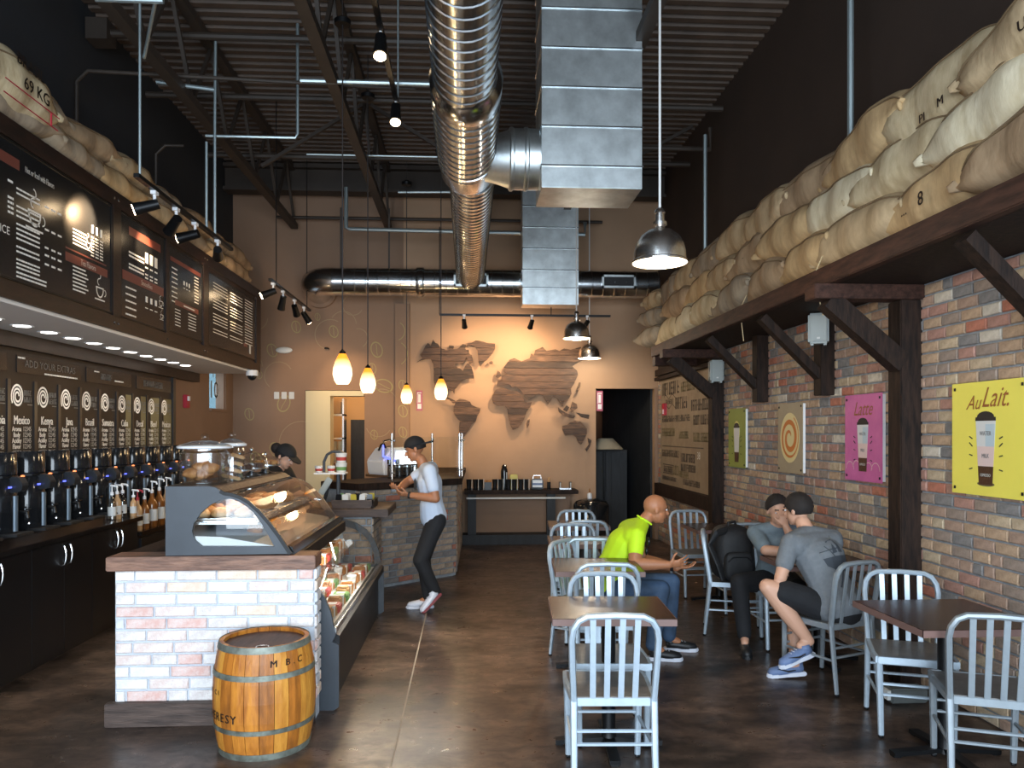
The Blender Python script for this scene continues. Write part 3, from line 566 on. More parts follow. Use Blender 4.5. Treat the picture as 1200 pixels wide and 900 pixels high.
obj('mounting_blocks', sp, 'map_wood_3', tmap)
# ---------------------------------------------------------------- signs on the back wall
def small_sign(x, z, lab, y=YB):
    t = thing('wall_sign', lab, 'sign', (x, y-.01, z)); F = frame((x, y-.012, z), (1, 0, 0), (0, 0, 1))
    obj('sign_plate', rect(MB(), F, -.05, .05, -.16, .16, -.006, 0), 'sign_pink', t)
    m = MB(); rect(m, F, -.03, .03, -.13, -.05, 0, .002); rect(m, F, -.02, .02, -.03, .1, 0, .002); rect(m, F, -.035, -.027, -.04, .13, 0, .002); rect(m, F, -.03, .03, .115, .13, 0, .002); obj('sign_print', m, 'white', t)
small_sign(-.76, 2.22, 'narrow pinkish red sign left of the wooden map')
small_sign(2.11, 2.22, 'narrow red and white sign at the corner of the dark doorway')
F = frame((0, YB-.002, 0), (1, 0, 0), (0, 0, 1))
t = thing('wall_switches', 'three pale switch plates on the mural wall left of the doorway', 'switch', (-2.85, YB-.01, 2.2))
for k in range(3): obj('switch_plate', MB().box(-3.02+k*.115, -2.94+k*.115, YB-.012, YB, 2.24, 2.35), 'paper', t, bevel=.004)
tag(obj('emergency_light', MB().ell((-2.86, YB-.03, 3.0), (.13, .03, .05)), 'paper', smooth=True), 'small oval white emergency light on the mural wall', 'light')
tag(obj('wall_camera', MB().lathe([(.04, 0), (.035, .02), (.012, .03)], (-2.2, YB-.05, 3.02), 14), 'black_gloss', smooth=True), 'tiny black round camera on the mural wall', 'camera')
t = thing('fire_alarm', 'red fire alarm on the brown wall at the end of the coffee bar', 'alarm', (XL+.03, 10.14, 2.1)); obj('alarm_body', MB().box(XL, XL+.05, 10.08, 10.2, 2.03, 2.2), 'red', t, bevel=.008); obj('strobe', MB().box(XL+.05, XL+.065, 10.11, 10.17, 2.12, 2.18), 'white_gloss', t)
t = thing('dome_camera', 'black dome camera with white mount under the canopy end', 'camera', (-2.72, 10.15, 2.43)); obj('mount', MB().lathe([(.075, 0), (.075, .07)], (-2.78, 10.1, 2.445), 18), 'white', t, smooth=True); obj('lens_dome', MB().ell((-2.78, 10.1, 2.445), (.06, .06, .06)), 'black_gloss', t, smooth=True)
# ================================================================ MENU CANOPY (left)
XC = -2.8
cn = thing('menu_canopy', 'dark wood canopy with the black menu boards above the coffee bar', 'canopy', (-3.2, 6.5, 2.53))
obj('fascia', MB().box(XC-.06, XC, 2.6, 10.5, 2.535, 3.6), 'frame_wood', cn)
obj('roof_board', MB().box(XL+.002, XC-.06, 2.6, 10.5, 3.54, 3.6), 'dark_wood', cn)
obj('end_board', MB().box(XL+.002, XC-.06, 10.44, 10.5, 2.535, 3.54), 'dark_wood', cn)
sf = obj('soffit', MB().box(XL+.002, XC-.02, 2.6, 10.48, 2.50, 2.535), 'soffit', cn)
for a, b, c, d in ((2.6, 10.5, 3.50, 3.62), (2.6, 10.5, 2.52, 2.63)): obj('rail', MB().box(XC, XC+.018, a, b, c, d), 'frame_wood', cn)
for a, b in ((6.20, 6.33), (7.26, 7.33), (8.27, 8.42), (10.3, 10.5)): obj('stile', MB().box(XC, XC+.024, a, b, 2.63, 3.50), 'frame_wood', cn)
for a in (6.23, 6.30, 7.3, 8.3, 8.38): obj('bolt', MB().ell((XC+.02, a, 3.56), (.008, .012, .012), 8, 5), 'chrome', cn); obj('bolt', MB().ell((XC+.02, a, 2.575), (.008, .012, .012), 8, 5), 'chrome', cn)
F = frame((XC+.013, 0, 0), (0, 1, 0), (0, 0, 1))
def board(a0, a1, z0, z1, lab):
    t = thing('menu_board', lab, 'menu board', (XC+.012, (a0+a1)/2, z0), group=None); obj('board_panel', rect(MB(), F, a0, a1, z0, z1, -.011, 0), 'menu_black', t)
    e = MB()
    for q in ((a0, a0+.012, z0, z1), (a1-.012, a1, z0, z1), (a0, a1, z0, z0+.012), (a0, a1, z1-.012, z1)): rect(e, F, *q, 0, .006)
    obj('trim', e, 'black_metal', t); return t
t = board(3.3, 6.19, 2.64, 3.49, 'largest black menu board, nearest, with a cup drawing and Tea Flavors heading')
m = MB(); rect(m, F, 4.6, 4.95, 3.335, 3.40); rect(m, F, 5.5, 6.12, 2.905, 2.965); rect(m, F, 5.5, 6.10, 2.99, 3.0); obj('heading_band', m, 'menu_red', t)
m = MB(); text(m, 'Hot or Iced with Flavors', F, 5.18, 3.365, .055, .003, .62, bold=.001); text(m, 'Tea Flavors', F, 5.82, 2.935, .06, .003, .8, bold=.001)
text(m, 'ICE', F, 4.80, 2.93, .07, .001); 
for z in (3.22, 3.19, 3.11, 3.08, 3.05, 3.0, 2.97, 2.94, 2.91, 2.86, 2.83, 2.78, 2.755, 2.73): words(m, F, 4.92, z, .26, .016)
for z in (3.24, 3.14, 3.11, 3.08, 3.05): words(m, F, 4.83, z, .06, .02)
for z in (3.2, 3.05, 2.93, 2.88, 2.82): 
    for a in (5.24, 5.32, 5.40): words(m, F, a, z, .05, .018)
for z in (3.15, 3.125, 3.1, 3.075, 3.05): words(m, F, 5.6, z, .2, .014)
for k in range(7): words(m, F, 5.6, 2.885-k*.027, .18+.02*(k % 3), .015)
for a in (5.86, 5.93, 6.0):
    rect(m, F, a+.01, a+.035, 3.19, 3.25)
    for k in range(7): words(m, F, a, 3.16-k*.023, .05, .014)
for z in (2.70, 2.675): words(m, F, 4.92, z, .34, .016)
obj('menu_print', m, 'menu_text', t)
def cup_icon(m, F, a, b, s):
    for k in range(10):
        q0, q1 = PI+PI*k/10, PI+PI*(k+1)/10
        m.add([F(a+.05*s*math.cos(q0), b+.06*s*math.sin(q0), .001), F(a+.05*s*math.cos(q1), b+.06*s*math.sin(q1), .001), F(a+.04*s*math.cos(q1), b+.05*s*math.sin(q1), .001), F(a+.04*s*math.cos(q0), b+.05*s*math.sin(q0), .001)], [(0, 1, 2, 3)])
    rect(m, F, a-.05*s, a+.05*s, b, b+.008*s, -.0, .001); rect(m, F, a-.065*s, a+.065*s, b-.075*s, b-.067*s, 0, .001)
    arcs(m, F, [(a+.06*s, b-.02*s, .02*s, -90, 90), (a-.01*s, b+.04*s, .02*s, 90, 270), (a-.01*s, b+.08*s, .02*s, -90, 90)], .006*s)
m = MB(); cup_icon(m, F, 5.12, 3.12, 1.5); cup_icon(m, F, 6.0, 2.80, 1.2); cup_icon(m, F, 5.82, 3.1, .7); obj('cup_drawing', m, 'menu_text', t)
t = board(6.34, 7.25, 2.64, 3.49, 'second black menu board with a Smoothies heading')
m = MB(); rect(m, F, 6.5, 7.15, 3.34, 3.41); rect(m, F, 6.38, 7.22, 2.955, 3.03); obj('heading_band', m, 'menu_red', t)
m = MB(); text(m, 'Smoothies', F, 6.85, 2.99, .06, .003, .9, bold=.001)
for z in (3.2, 3.17, 3.1, 3.07): words(m, F, 6.5, z, .3, .02)
for a in (6.82, 6.92, 7.02):
    rect(m, F, a, a+.06, 3.18, 3.27); rect(m, F, a+.01, a+.05, 2.84, 2.89)
    for z in (3.14, 3.08, 3.05, 3.02): words(m, F, a, z, .06, .018)
    words(m, F, a, 2.79, .06, .012)
for k in range(5): words(m, F, 6.44, 2.90-k*.055, .2, .018)
cup_icon(m, F, 7.16, 2.9, .8); cup_icon(m, F, 7.18, 2.78, .6); obj('menu_print', m, 'menu_text', t)
t = board(7.34, 8.26, 2.66, 3.47, 'third black menu board with a coloured band at the top edge')
m = MB(); rect(m, F, 7.38, 8.2, 3.33, 3.37); rect(m, F, 7.5, 8.13, 2.93, 2.98); obj('heading_band', m, 'menu_red', t)
m = MB()
for k in range(8): words(m, F, 7.42, 3.27-k*.045, .14, .015)
for a in (7.72, 7.79, 7.86): rect(m, F, a, a+.03, 3.16, 3.2); words(m, F, a, 3.13, .04, .012)
for k in range(9): words(m, F, 8.02, 3.3-k*.032, .12, .014)
for k in range(6): words(m, F, 7.5, 2.89-k*.03, .14, .012); words(m, F, 7.85, 2.9-k*.03, .22, .013)
words(m, F, 7.72, 2.955, .3, .02, .003); obj('menu_print', m, 'menu_text', t)
t = board(8.44, 10.28, 2.66, 3.45, 'fourth black menu board, farthest, crowded with three columns of print')
m = MB()
for k in range(17):
    if k % 5 != 4: words(m, F, 8.6, 3.36-k*.034, .5, .011); words(m, F, 9.2, 3.36-k*.034, .5, .011)
    words(m, F, 9.8, 3.38-k*.034, .34, .014)
obj('menu_print', m, 'menu_text', t); m = MB(); words(m, F, 9.8, 3.05, .2, .02, .002); rect(m, F, 9.75, 9.9, 2.79, 2.83); obj('menu_accent', m, 'menu_red', t)
m = MB(); rect(m, F, 10.0, 10.06, 2.72, 2.84); obj('bottle_picture', m, 'paper', t)
nth = ['farthest', 'second farthest', 'third farthest', 'fourth farthest', 'fifth farthest', 'middle', 'seventh from the far end', 'eighth from the far end', 'ninth from the far end', 'tenth from the far end', 'eleventh from the far end', 'twelfth from the far end']
for k in range(12):
    y = 9.2-.367*k
    t = thing('recessed_light', 'round recessed soffit light, the %s in the row under the canopy' % nth[k], 'ceiling light', (-3.3, y, 2.495), group='row of recessed lights in the canopy soffit')
    obj('trim_ring', MB().lathe([(.05, 2.497), (.078, 2.494), (.082, 2.4995)], (-3.3, y, 0), 20), 'white', t); obj('diffuser', MB().lathe([(.056, 2.4935), (.05, 2.4925)], (-3.3, y, 0), 20), 'can_light', t)
    if k % 2 == 0 and k < 12: light('SPOT', 'recessed_downlight', (-3.3, y, 2.485), 18, (1, .9, .78), (-3.3, y, 0), .05, spot=110, blend=.8)
# ================================================================ COFFEE BAR
cb = thing('coffee_bar', 'long black cabinet bar with a polished dark stone top under the canopy', 'counter', (-3.4, 5, 0))
obj('carcass', MB().box(XL+.01, -3.12, 1.0, 7.42, 0, .88), 'cabinet', cb)
obj('worktop', MB().box(XL+.01, -3.06, 1.0, 7.45, .88, .92), 'granite', cb, bevel=.004)
obj('step_shelf', MB().box(XL+.01, -3.22, 1.0, 7.44, .92, .965), 'granite', cb)
edges_ = [3.86, 4.76, 5.66, 6.54, 7.42]
for i in range(4):
    a, b = edges_[i], edges_[i+1]; mid = (a+b)/2
    for y0, y1, hy in ((a+.004, mid-.002, mid-.045), (mid+.002, b-.004, mid+.045)):
        d = obj('door', MB().box(-3.12, -3.10, y0, y1, .03, .87), 'cabinet', cb, bevel=.002)
        obj('handle', MB().tube([(-3.10, hy, .69), (-3.075, hy, .70), (-3.065, hy, .735), (-3.062, hy, .77), (-3.065, hy, .805), (-3.075, hy, .84), (-3.10, hy, .85)], .007, 8), 'chrome', d, smooth=True)
lo = thing('low_counter', 'lower dark counter section past the end of the coffee bar', 'counter', (-3.35, 8.5, 0))
obj('carcass', MB().box(XL+.01, -3.12, 7.46, 9.6, 0, .73), 'cabinet', lo); obj('worktop', MB().box(XL+.01, -3.08, 7.46, 9.6, .73, .77), 'granite', lo)
for k in range(3): obj('drawer', MB().box(-3.12, -3.10, 7.5+k*.7, 8.16+k*.7, .05, .70), 'cabinet', lo, bevel=.003)
lo2 = MB().box(XL+.01, -3.2, 7.46, 9.6, .77, .95)
obj('riser_box', lo2, 'granite', lo)
# header box with sign strips
hd = thing('header_box', 'dark wood header under the soffit with black sign strips', 'header', (-3.6, 7.5, 2.13))
obj('header_board', MB().box(XL+.002, -3.6, 2.6, 9.65, 2.13, 2.49), 'panel_brown', hd); obj('cornice', MB().box(XL+.002, -3.55, 2.6, 10.42, 2.38, 2.495), 'frame_wood', hd)
obj('post', MB().box(XL+.002, -3.58, 9.58, 9.66, .95, 2.40), 'panel_edge', hd)
Fh = frame((-3.599, 0, 0), (0, 1, 0), (0, 0, 1))
for a, b, tx in ((5.2, 6.22, None), (6.35, 7.36, 'ADD YOUR EXTRAS'), (7.47, 8.44, 'E'), (8.57, 9.55, None)):
    s = obj('sign_strip', rect(MB(), Fh, a, b, 2.19, 2.33, 0, .006), 'menu_black', hd)
    m = MB()
    if tx == 'ADD YOUR EXTRAS':
        text(m, tx, Fh, 6.86, 2.268, .085, .008, 1.05); obj('lettering', m, 'menu_dim', s); m = MB(); words(m, Fh, 6.75, 2.205, .55, .018, .008); words(m, Fh, 6.36, 2.31, .1, .02, .008); obj('small_print', m, 'menu_text', s)
    elif tx: m = MB(); words(m, Fh, 7.62, 2.3, .1, .018, .008); words(m, Fh, 8.05, 2.235, .2, .02, .008); obj('small_print', m, 'menu_text', s); m = MB(); glyphs(m, Fh, 7.75, 2.26, .25, .06, .008); obj('lettering', m, 'menu_dim', s)
    elif a > 8: glyphs(m, Fh, 8.75, 2.26, .55, .07, .008); obj('lettering', m, 'menu_dim', s)
# coffee information panels
names = ['Colombia', 'Mexico', 'Kenya', 'Java', 'Brazil', 'Sumatra', 'Cuba', 'Decaf', 'Blend', 'Mexican']
for k, nm in enumerate(names):
    y0 = 5.89+.3725*k; t = thing('coffee_sign', 'brown coffee panel with spiral emblem naming %s' % nm if nm not in ('Blend', 'Mexican', 'Colombia', 'Cuba') else {'Colombia': 'partly cut off brown coffee panel at the left edge', 'Cuba': 'brown coffee panel with slanted script, third from the bright end panels', 'Blend': 'last but one coffee panel with pale right half', 'Mexican': 'farthest coffee panel with a pale face next to the wall'}[nm], 'sign', (-3.61, y0+.16, 1.56), group=None)
    obj('panel_board', rect(MB(), Fh, y0, y0+.325, 1.55, 2.13, -.02, .002), 'panel_brown', t); obj('panel_edge', rect(MB(), Fh, y0+.327, y0+.368, 1.55, 2.13, -.02, .012), 'panel_edge', t)
    if k >= 6: obj('pale_strip', rect(MB(), Fh, y0+.19 if k < 8 else y0+.08, y0+.32, 1.57, 2.11, .002, .003), 'sign_olive', t)
    m = MB(); cx, cz = y0+.10, 2.0; n = 48
    for i in range(n):
        a0, a1 = 5.2*PI*i/n, 5.2*PI*(i+1)/n; r0, r1 = .012+.066*i/n, .012+.066*(i+1)/n; wd = .015
        m.add([Fh(cx+r0*math.cos(a0), cz+r0*math.sin(a0)*1.15, .004), Fh(cx+r1*math.cos(a1), cz+r1*math.sin(a1)*1.15, .004), Fh(cx+(r1+wd)*math.cos(a1), cz+(r1+wd)*math.sin(a1)*1.15, .004), Fh(cx+(r0+wd)*math.cos(a0), cz+(r0+wd)*math.sin(a0)*1.15, .004)], [(0, 1, 2, 3)])
    obj('spiral_emblem', m, 'menu_text', t)
    m = MB(); glyphs(m, Fh, y0+.19, 2.03, .12, .045, .004); glyphs(m, Fh, y0+.19, 1.975, .12, .045, .004); words(m, Fh, y0+.24, 1.935, .07, .012, .004); obj('emblem_words', m, 'menu_dim', t)
    m = MB(); text(m, nm, Fh, y0+.16, 1.805, .10, .004, .75, bold=.003)
    for q, wd in enumerate(('Aroma', 'Body', 'Acidity', 'Flavor')):
        z = 1.735-q*.047; text(m, wd, Fh, y0+.09, z, .056, .004, .8, bold=.002); text(m, '12345', Fh, y0+.235, z, .056, .004, .85, bold=.001)
        arcs(m, Fh, [(y0+.20+.025*((k*7+q*3) % 4), z, .021, 0, 360)], .005)
    obj('lettering', m, 'menu_text', t)
# coffee dispensers
def dispenser(y, lab, first=[None]):
    if first[0]: return copy_tree(first[0], (-3.38, y, .965), None, lab)
    t = thing('coffee_dispenser', lab, 'coffee dispenser', (0, 0, 0), group='black coffee dispensers along the bar')
    obj('tank', MB().lathe([(.12, 0), (.125, .01), (.125, .40), (.115, .415), (.115, .43), (.125, .44), (.125, .585), (.118, .6), (.05, .605)], (0, 0, 0), 24), 'black_gloss', t, smooth=True)
    obj('head_block', MB().prism([(.08, .30), (.19, .32), (.2, .37), (.17, .42), (.08, .43)], frame((0, 0, 0), (1, 0, 0), (0, 0, 1)), -.045, .045), 'black_plastic', t, bevel=.006)
    obj('base_tray', MB().box(-.1, .20, -.11, .11, 0, .02), 'black_matte', t, bevel=.005)
    obj('sheen_strip', MB().tube([(.122, .0, .03), (.122, .0, .285)], .022, 10), 'tank_sheen', t, smooth=True)  # added upright strip standing in for the soft highlight on the round tank
    obj('band', MB().lathe([(.127, .415), (.127, .432)], (0, 0, 0), 24, caps=False), 'black_metal', t)
    s = obj('spigot', MB().tube([(.12, .07, .16), (.17, .07, .16), (.175, .07, .12)], .013, 8), 'black_metal', t, smooth=True)
    obj('lever', MB().box(.165, .185, .045, .10, .18, .19), 'chrome', s); obj('tap_cap', MB().ell((.185, .07, .08), (.014, .014, .014), 8, 5), 'chrome', s)
    obj('orange_light', MB().ell((.15, .05, .425), (.012, .02, .007), 8, 5), 'orange_led', t); obj('blue_light', MB().box(.125, .135, -.085, -.055, .345, .357), 'blue_led', t)
    first[0] = t; t.location = (-3.38, y, .965); return t
bpy.context.view_layer.update()
for k in range(11): dispenser(5.36+.37*k, ['black coffee dispenser cut by the left edge of the photo', 'black coffee dispenser nearest in full view at left'][k] if k < 2 else 'black coffee dispenser under the %s panel' % ['Mexico', 'Kenya', 'Java', 'Brazil', 'Sumatra', 'slanted script', 'Decaf', 'last but one', 'farthest'][k-2])
# syrup bottles
def syrup(x, y, z, m, lab, s=1, red=False):
    t = thing('syrup_bottle', lab, 'bottle', (x, y, z), group='pump syrup bottles')
    obj('bottle', MB().lathe([(.034*s, 0), (.036*s, .01), (.036*s, .15*s), (.03*s, .17*s), (.014*s, .2*s), (.013*s, .23*s)], (x, y, z), 14), m, t, smooth=True)
    obj('label', MB().lathe([(.0367*s, .04*s), (.0367*s, .12*s)], (x, y, z), 14, caps=False), 'paper', t, smooth=True)
    p = MB().lathe([(.016, .225*s), (.016, .25*s), (.006, .255*s), (.006, .31*s)], (x, y, z), 10); p.tube([(x-.01, y, z+.31*s), (x+.05, y-.02, z+.305*s), (x+.055, y-.02, z+.29*s)], .009, 8)
    obj('pump', p, 'red' if red else 'white_gloss', t, smooth=True)
for i, (x, y, z, m, lab, s, rd) in enumerate([(-3.2, 7.12, .92, 'glass_case', 'clear syrup bottle nearest the camera at the bar end', 1, 0), (-3.2, 7.22, .92, 'syrup_light', 'pale syrup bottle second at the bar end', 1, 0), (-3.2, 7.33, .92, 'glass_case', 'clear syrup bottle third at the bar end', 1, 0),
    (-3.14, 7.42, .92, 'syrup_light', 'short syrup bottle at the corner of the bar', .8, 0), (-3.16, 7.56, .77, 'syrup_light', 'tan sauce bottle with red pump on the lower counter', 1.25, 1), (-3.16, 7.72, .77, 'syrup', 'brown sauce bottle with white top on the lower counter', 1.25, 0), (-3.16, 7.9, .77, 'syrup', 'tall dark syrup bottle behind the sauces', 1.45, 0), (-3.16, 8.08, .77, 'syrup', 'dark amber syrup bottle second behind the sauces', 1.5, 0), (-3.16, 8.27, .77, 'syrup_light', 'farthest pale syrup bottle before the pastry case', 1.5, 0)]): syrup(x, y, z, m, lab, s, rd)
# ================================================================ BRICK COUNTER
bc = thing('brick_counter', 'whitewashed brick counter with a thick wooden top and wooden base', 'counter', (-1.48, 4.9, 0))
obj('core', MB().box(-2.055, -.905, 4.615, 4.75, .0, .90), 'mortar_light', bc); obj('rear_cabinet', MB().box(-2.05, -1.77, 4.77, 6.6, 0, .905), 'cabinet', bc); obj('rear_top', MB().box(-2.05, -1.0, 4.765, 6.36, .907, .984), 'dark_wood', bc)
obj('countertop', MB().box(-2.085, -.892, 4.555, 4.76, .903, .985), 'slab_wood', bc, bevel=.005)
obj('base_board', MB().box(-2.095, -.90, 4.56, 4.615, 0, .135), 'base_wood', bc, bevel=.004)
brickwork(bc, (-2.055, 4.613, 0), 0, 1.15, .128, 11, BRICKW, 300, (10, 6, 4, 8, 3, 1.5), BH=.0705, BL=.235, even=.2)
brickwork(bc, (-.905, 4.60, 0), PI/2, .15, .128, 11, BRICKW, 300, (4, 4, 5, 3, 3, 3), BH=.0705)
# ---- pastry case on top
pc = thing('pastry_case', 'grey curved glass pastry case on the brick counter', 'display case', (-1.4, 5.4, .985))
FX = frame((0, 4.60, 0), (1, 0, 0), (0, 0, 1))
outer = [(-1.04, .992), (-1.065, 1.03), (-1.11, 1.10), (-1.165, 1.175), (-1.22, 1.24), (-1.28, 1.295), (-1.33, 1.325), (-1.385, 1.343), (-1.42, 1.348), (-1.445, 1.362), (-1.47, 1.382), (-1.51, 1.39), (-1.76, 1.39), (-1.76, .986)]
hole = [(-1.135, 1.035), (-1.17, 1.10), (-1.21, 1.17), (-1.255, 1.235), (-1.30, 1.275), (-1.34, 1.30), (-1.385, 1.318), (-1.43, 1.315), (-1.50, 1.285), (-1.56, 1.235), (-1.60, 1.175), (-1.61, 1.125), (-1.595, 1.075), (-1.555, 1.04)]
def ring_panel(y0, y1, outer, hole):
    m = MB(); n = len(outer); h = len(hole)
    import mathutils
    pts = [Vector((a, b, 0)) for a, b in outer]; hp = [Vector((a, b, 0)) for a, b in hole]
    tris = mathutils.geometry.tessellate_polygon([pts, hp]); al = outer+hole
    q = [(a, y0, b) for a, b in al]+[(a, y1, b) for a, b in al]; N = len(al); fs = [tuple(t) for t in tris]+[tuple(i+N for i in t[::-1]) for t in tris]
    fs += [(k, (k+1) % n, N+(k+1) % n, N+k) for k in range(n)]+[(n+k, n+(k+1) % h, N+n+(k+1) % h, N+n+k) for k in range(h)]
    return m.add(q, fs)
obj('end_panel', ring_panel(4.59, 4.615, outer, hole), 'dark_grey', pc); obj('end_panel', ring_panel(6.28, 6.30, outer, hole), 'dark_grey', pc)
gm = MB(); arc = outer[1:9]
for k in range(len(arc)-1): gm.add([(arc[k][0], 4.61, arc[k][1]), (arc[k+1][0], 4.61, arc[k+1][1]), (arc[k+1][0], 6.28, arc[k+1][1]), (arc[k][0], 6.28, arc[k][1])], [(0, 1, 2, 3)])
obj('curved_glass', gm, 'glass_case', pc, smooth=2)
m = MB()
for a, b in zip(outer[0:9], outer[1:10]): m.bar((a[0], 4.585, a[1]), (b[0], 4.585, b[1]), .02, .02, up=(0, 1, 0))
obj('front_arc_trim', m, 'black_metal', pc)
obj('side_glass', MB().prism(hole, FX, .0, -.003), 'glass', pc)
obj('top_board', MB().box(-1.76, -1.50, 4.6, 6.29, 1.37, 1.392), 'black_metal', pc); obj('wood_edge', MB().prism([(-1.51, 1.392), (-1.47, 1.384), (-1.43, 1.355), (-1.44, 1.345), (-1.51, 1.365)], frame((0, 4.61, 0), (1, 0, 0), (0, 0, 1)), 0, -1.68), 'base_wood', pc)
obj('bottom_rail', MB().prism([(-1.10, .987), (-1.02, .987), (-1.035, 1.03), (-1.07, 1.035)], frame((0, 4.61, 0), (1, 0, 0), (0, 0, 1)), 0, -1.68), 'black_gloss', pc)
obj('case_floor', MB().prism([(-1.74, .99), (-1.74, 1.10), (-1.45, 1.09), (-1.12, 1.03), (-1.10, .992)], frame((0, 4.62, 0), (1, 0, 0), (0, 0, 1)), 0, -1.65), 'white', pc)
obj('back_door', MB().box(-1.755, -1.74, 4.62, 6.27, 1.0, 1.37), 'steel', pc)
obj('wire_shelf', MB().box(-1.74, -1.25, 4.65, 6.25, 1.16, 1.172), 'steel', pc)
rn = random.Random(3)
def lump(mb, c, r, rn, flat=.6, n=12, m=8):
    ph = [rn.uniform(0, 6.28) for _ in range(4)]; q = []
    for i in range(m+1):
        th = PI*i/m
        for k in range(n):
            a = 2*PI*k/n; f = 1+.10*math.sin(3*a+ph[0])*math.sin(th)+.07*math.sin(5*a+ph[1]+th*2)+.05*math.cos(4*th+ph[2])
            rr = max(math.sin(th), 1e-4); q.append((c[0]+r*f*rr*math.cos(a), c[1]+r*f*rr*math.sin(a), c[2]+r*flat*f*math.cos(th)))
    return mb.add(q, [(i*n+k, (i+1)*n+k, (i+1)*n+(k+1) % n, i*n+(k+1) % n) for i in range(m) for k in range(n)])
trays = []
for r, (y0, y1) in enumerate(((4.68, 5.16), (5.22, 5.70), (5.76, 6.22))):
    wh = ('nearest', 'middle', 'farthest')[r]
    t = thing('serving_tray', '%s steel tray of scones in the pastry case' % wh, 'tray', (-1.48, (y0+y1)/2, 1.172)); obj('tray', MB().box(-1.70, -1.27, y0, y1, 1.172, 1.180), 'steel', t, bevel=.002)
    obj('tray_rim', MB().tube([(-1.70, y0, 1.19), (-1.27, y0, 1.19), (-1.27, y1, 1.19), (-1.70, y1, 1.19), (-1.70, y0, 1.19)], .007, 6), 'steel', t)
    k = 0
    for xx in (-1.62, -1.50, -1.38):
        for yy in (y0+.10, y0+.24, y0+.38):
            if xx > -1.4 and yy > y0+.3: continue
            p = obj('scone', lump(MB(), (xx+rn.uniform(-.01, .01), yy, 1.182+.032), rn.uniform(.052, .06), rn), 'pastry' if (k+r) % 3 else 'pastry_light', smooth=2)
            tag(p, 'golden brown scone on the %s tray, in the %s row from the glass' % (wh, {-1.62: 'rear', -1.50: 'middle', -1.38: 'front'}[xx]), 'scone', 'scones on the %s tray' % wh); k += 1
for k in range(6):
    p = obj('muffin', lump(MB(), (-1.36+.03*(k % 2), 5.0+.24*k, 1.085), .05, rn, .8), 'pastry_light' if k % 2 else 'pastry', smooth=2); tag(p, '%s pastry from the near end on the white floor of the case' % ['first', 'second', 'third', 'fourth', 'fifth', 'sixth'][k], 'pastry', 'pastries on the case floor')
# ---- refrigerated case below
lc = thing('refrigerated_case', 'low dark refrigerated case with curved glass facing the aisle', 'display case', (-1.1, 6.1, 0))
prof = [(-1.75, 0.0), (-.82, 0.0), (-.79, .02), (-.79, .40), (-.83, .42), (-.81, .46), (-.84, .60), (-.88, .70), (-.95, .79), (-1.05, .86), (-1.18, .90), (-1.75, .90)]
obj('end_panel', MB().prism(prof, frame((0, 4.80, 0), (1, 0, 0), (0, 0, 1)), 0, .03), 'dark_grey', lc)
hole2 = [(-.875, .47), (-.885, .58), (-.925, .68), (-.98, .745), (-1.06, .80), (-1.18, .835), (-1.35, .84), (-1.35, .47)]
obj('end_panel', ring_panel(7.30, 7.33, prof, hole2), 'dark_grey', lc)
gm = MB(); arc2 = prof[5:11]
for k in range(len(arc2)-1): gm.add([(arc2[k][0]+.001, 4.80, arc2[k][1]), (arc2[k+1][0]+.001, 4.80, arc2[k+1][1]), (arc2[k+1][0]+.001, 7.3, arc2[k+1][1]), (arc2[k][0]+.001, 7.3, arc2[k][1])], [(0, 1, 2, 3)])
obj('curved_glass', gm, 'glass', lc, smooth=2)
obj('plinth', MB().box(-1.7, -.84, 4.81, 7.3, 0, .40), 'black_plinth', lc); obj('bumper_rail', MB().prism([(-.86, .40), (-.79, .40), (-.79, .45), (-.83, .475), (-.86, .475)], frame((0, 4.80, 0), (1, 0, 0), (0, 0, 1)), 0, -2.5), 'black_plinth', lc)
obj('glass_edge_rail', MB().bar((-.815, 4.80, .485), (-.815, 7.3, .485), .012, .03), 'steel', lc)
obj('display_floor', MB().box(-1.7, -.86, 4.81, 7.3, .43, .445), 'white', lc); obj('rear_panel', MB().box(-1.72, -1.70, 4.81, 7.3, .4, .88), 'steel', lc)
obj('glass_shelf', MB().box(-1.68, -1.05, 4.83, 7.28, .645, .653), 'glass', lc); obj('top_deck', MB().box(-1.75, -1.17, 4.80, 7.33, .885, .905), 'black_metal', lc)
light('AREA', 'case_strip_light', (-1.2, 6.05, .87), 24, (1, .92, .8), (-1.15, 6.05, 0), .05, 2.3)
light('AREA', 'pastry_case_light', (-1.5, 5.45, 1.355), 3, (1, .85, .65), (-1.5, 5.45, 0), .05, 1.5)
rn = random.Random(8)
nth2 = ['first', 'second', 'third', 'fourth', 'fifth', 'sixth', 'seventh', 'eighth', 'ninth', 'tenth', 'eleventh', 'twelfth', 'last']
kinds = [('sandwich_pack', 'pastry_light', 'wrapped sandwich'), ('snack_cup', 'white_gloss', 'small white lidded cup'), ('salad_box', 'green_pack', 'green salad box'), ('snack_pack', 'red_pack', 'red snack pack')]
k = 0
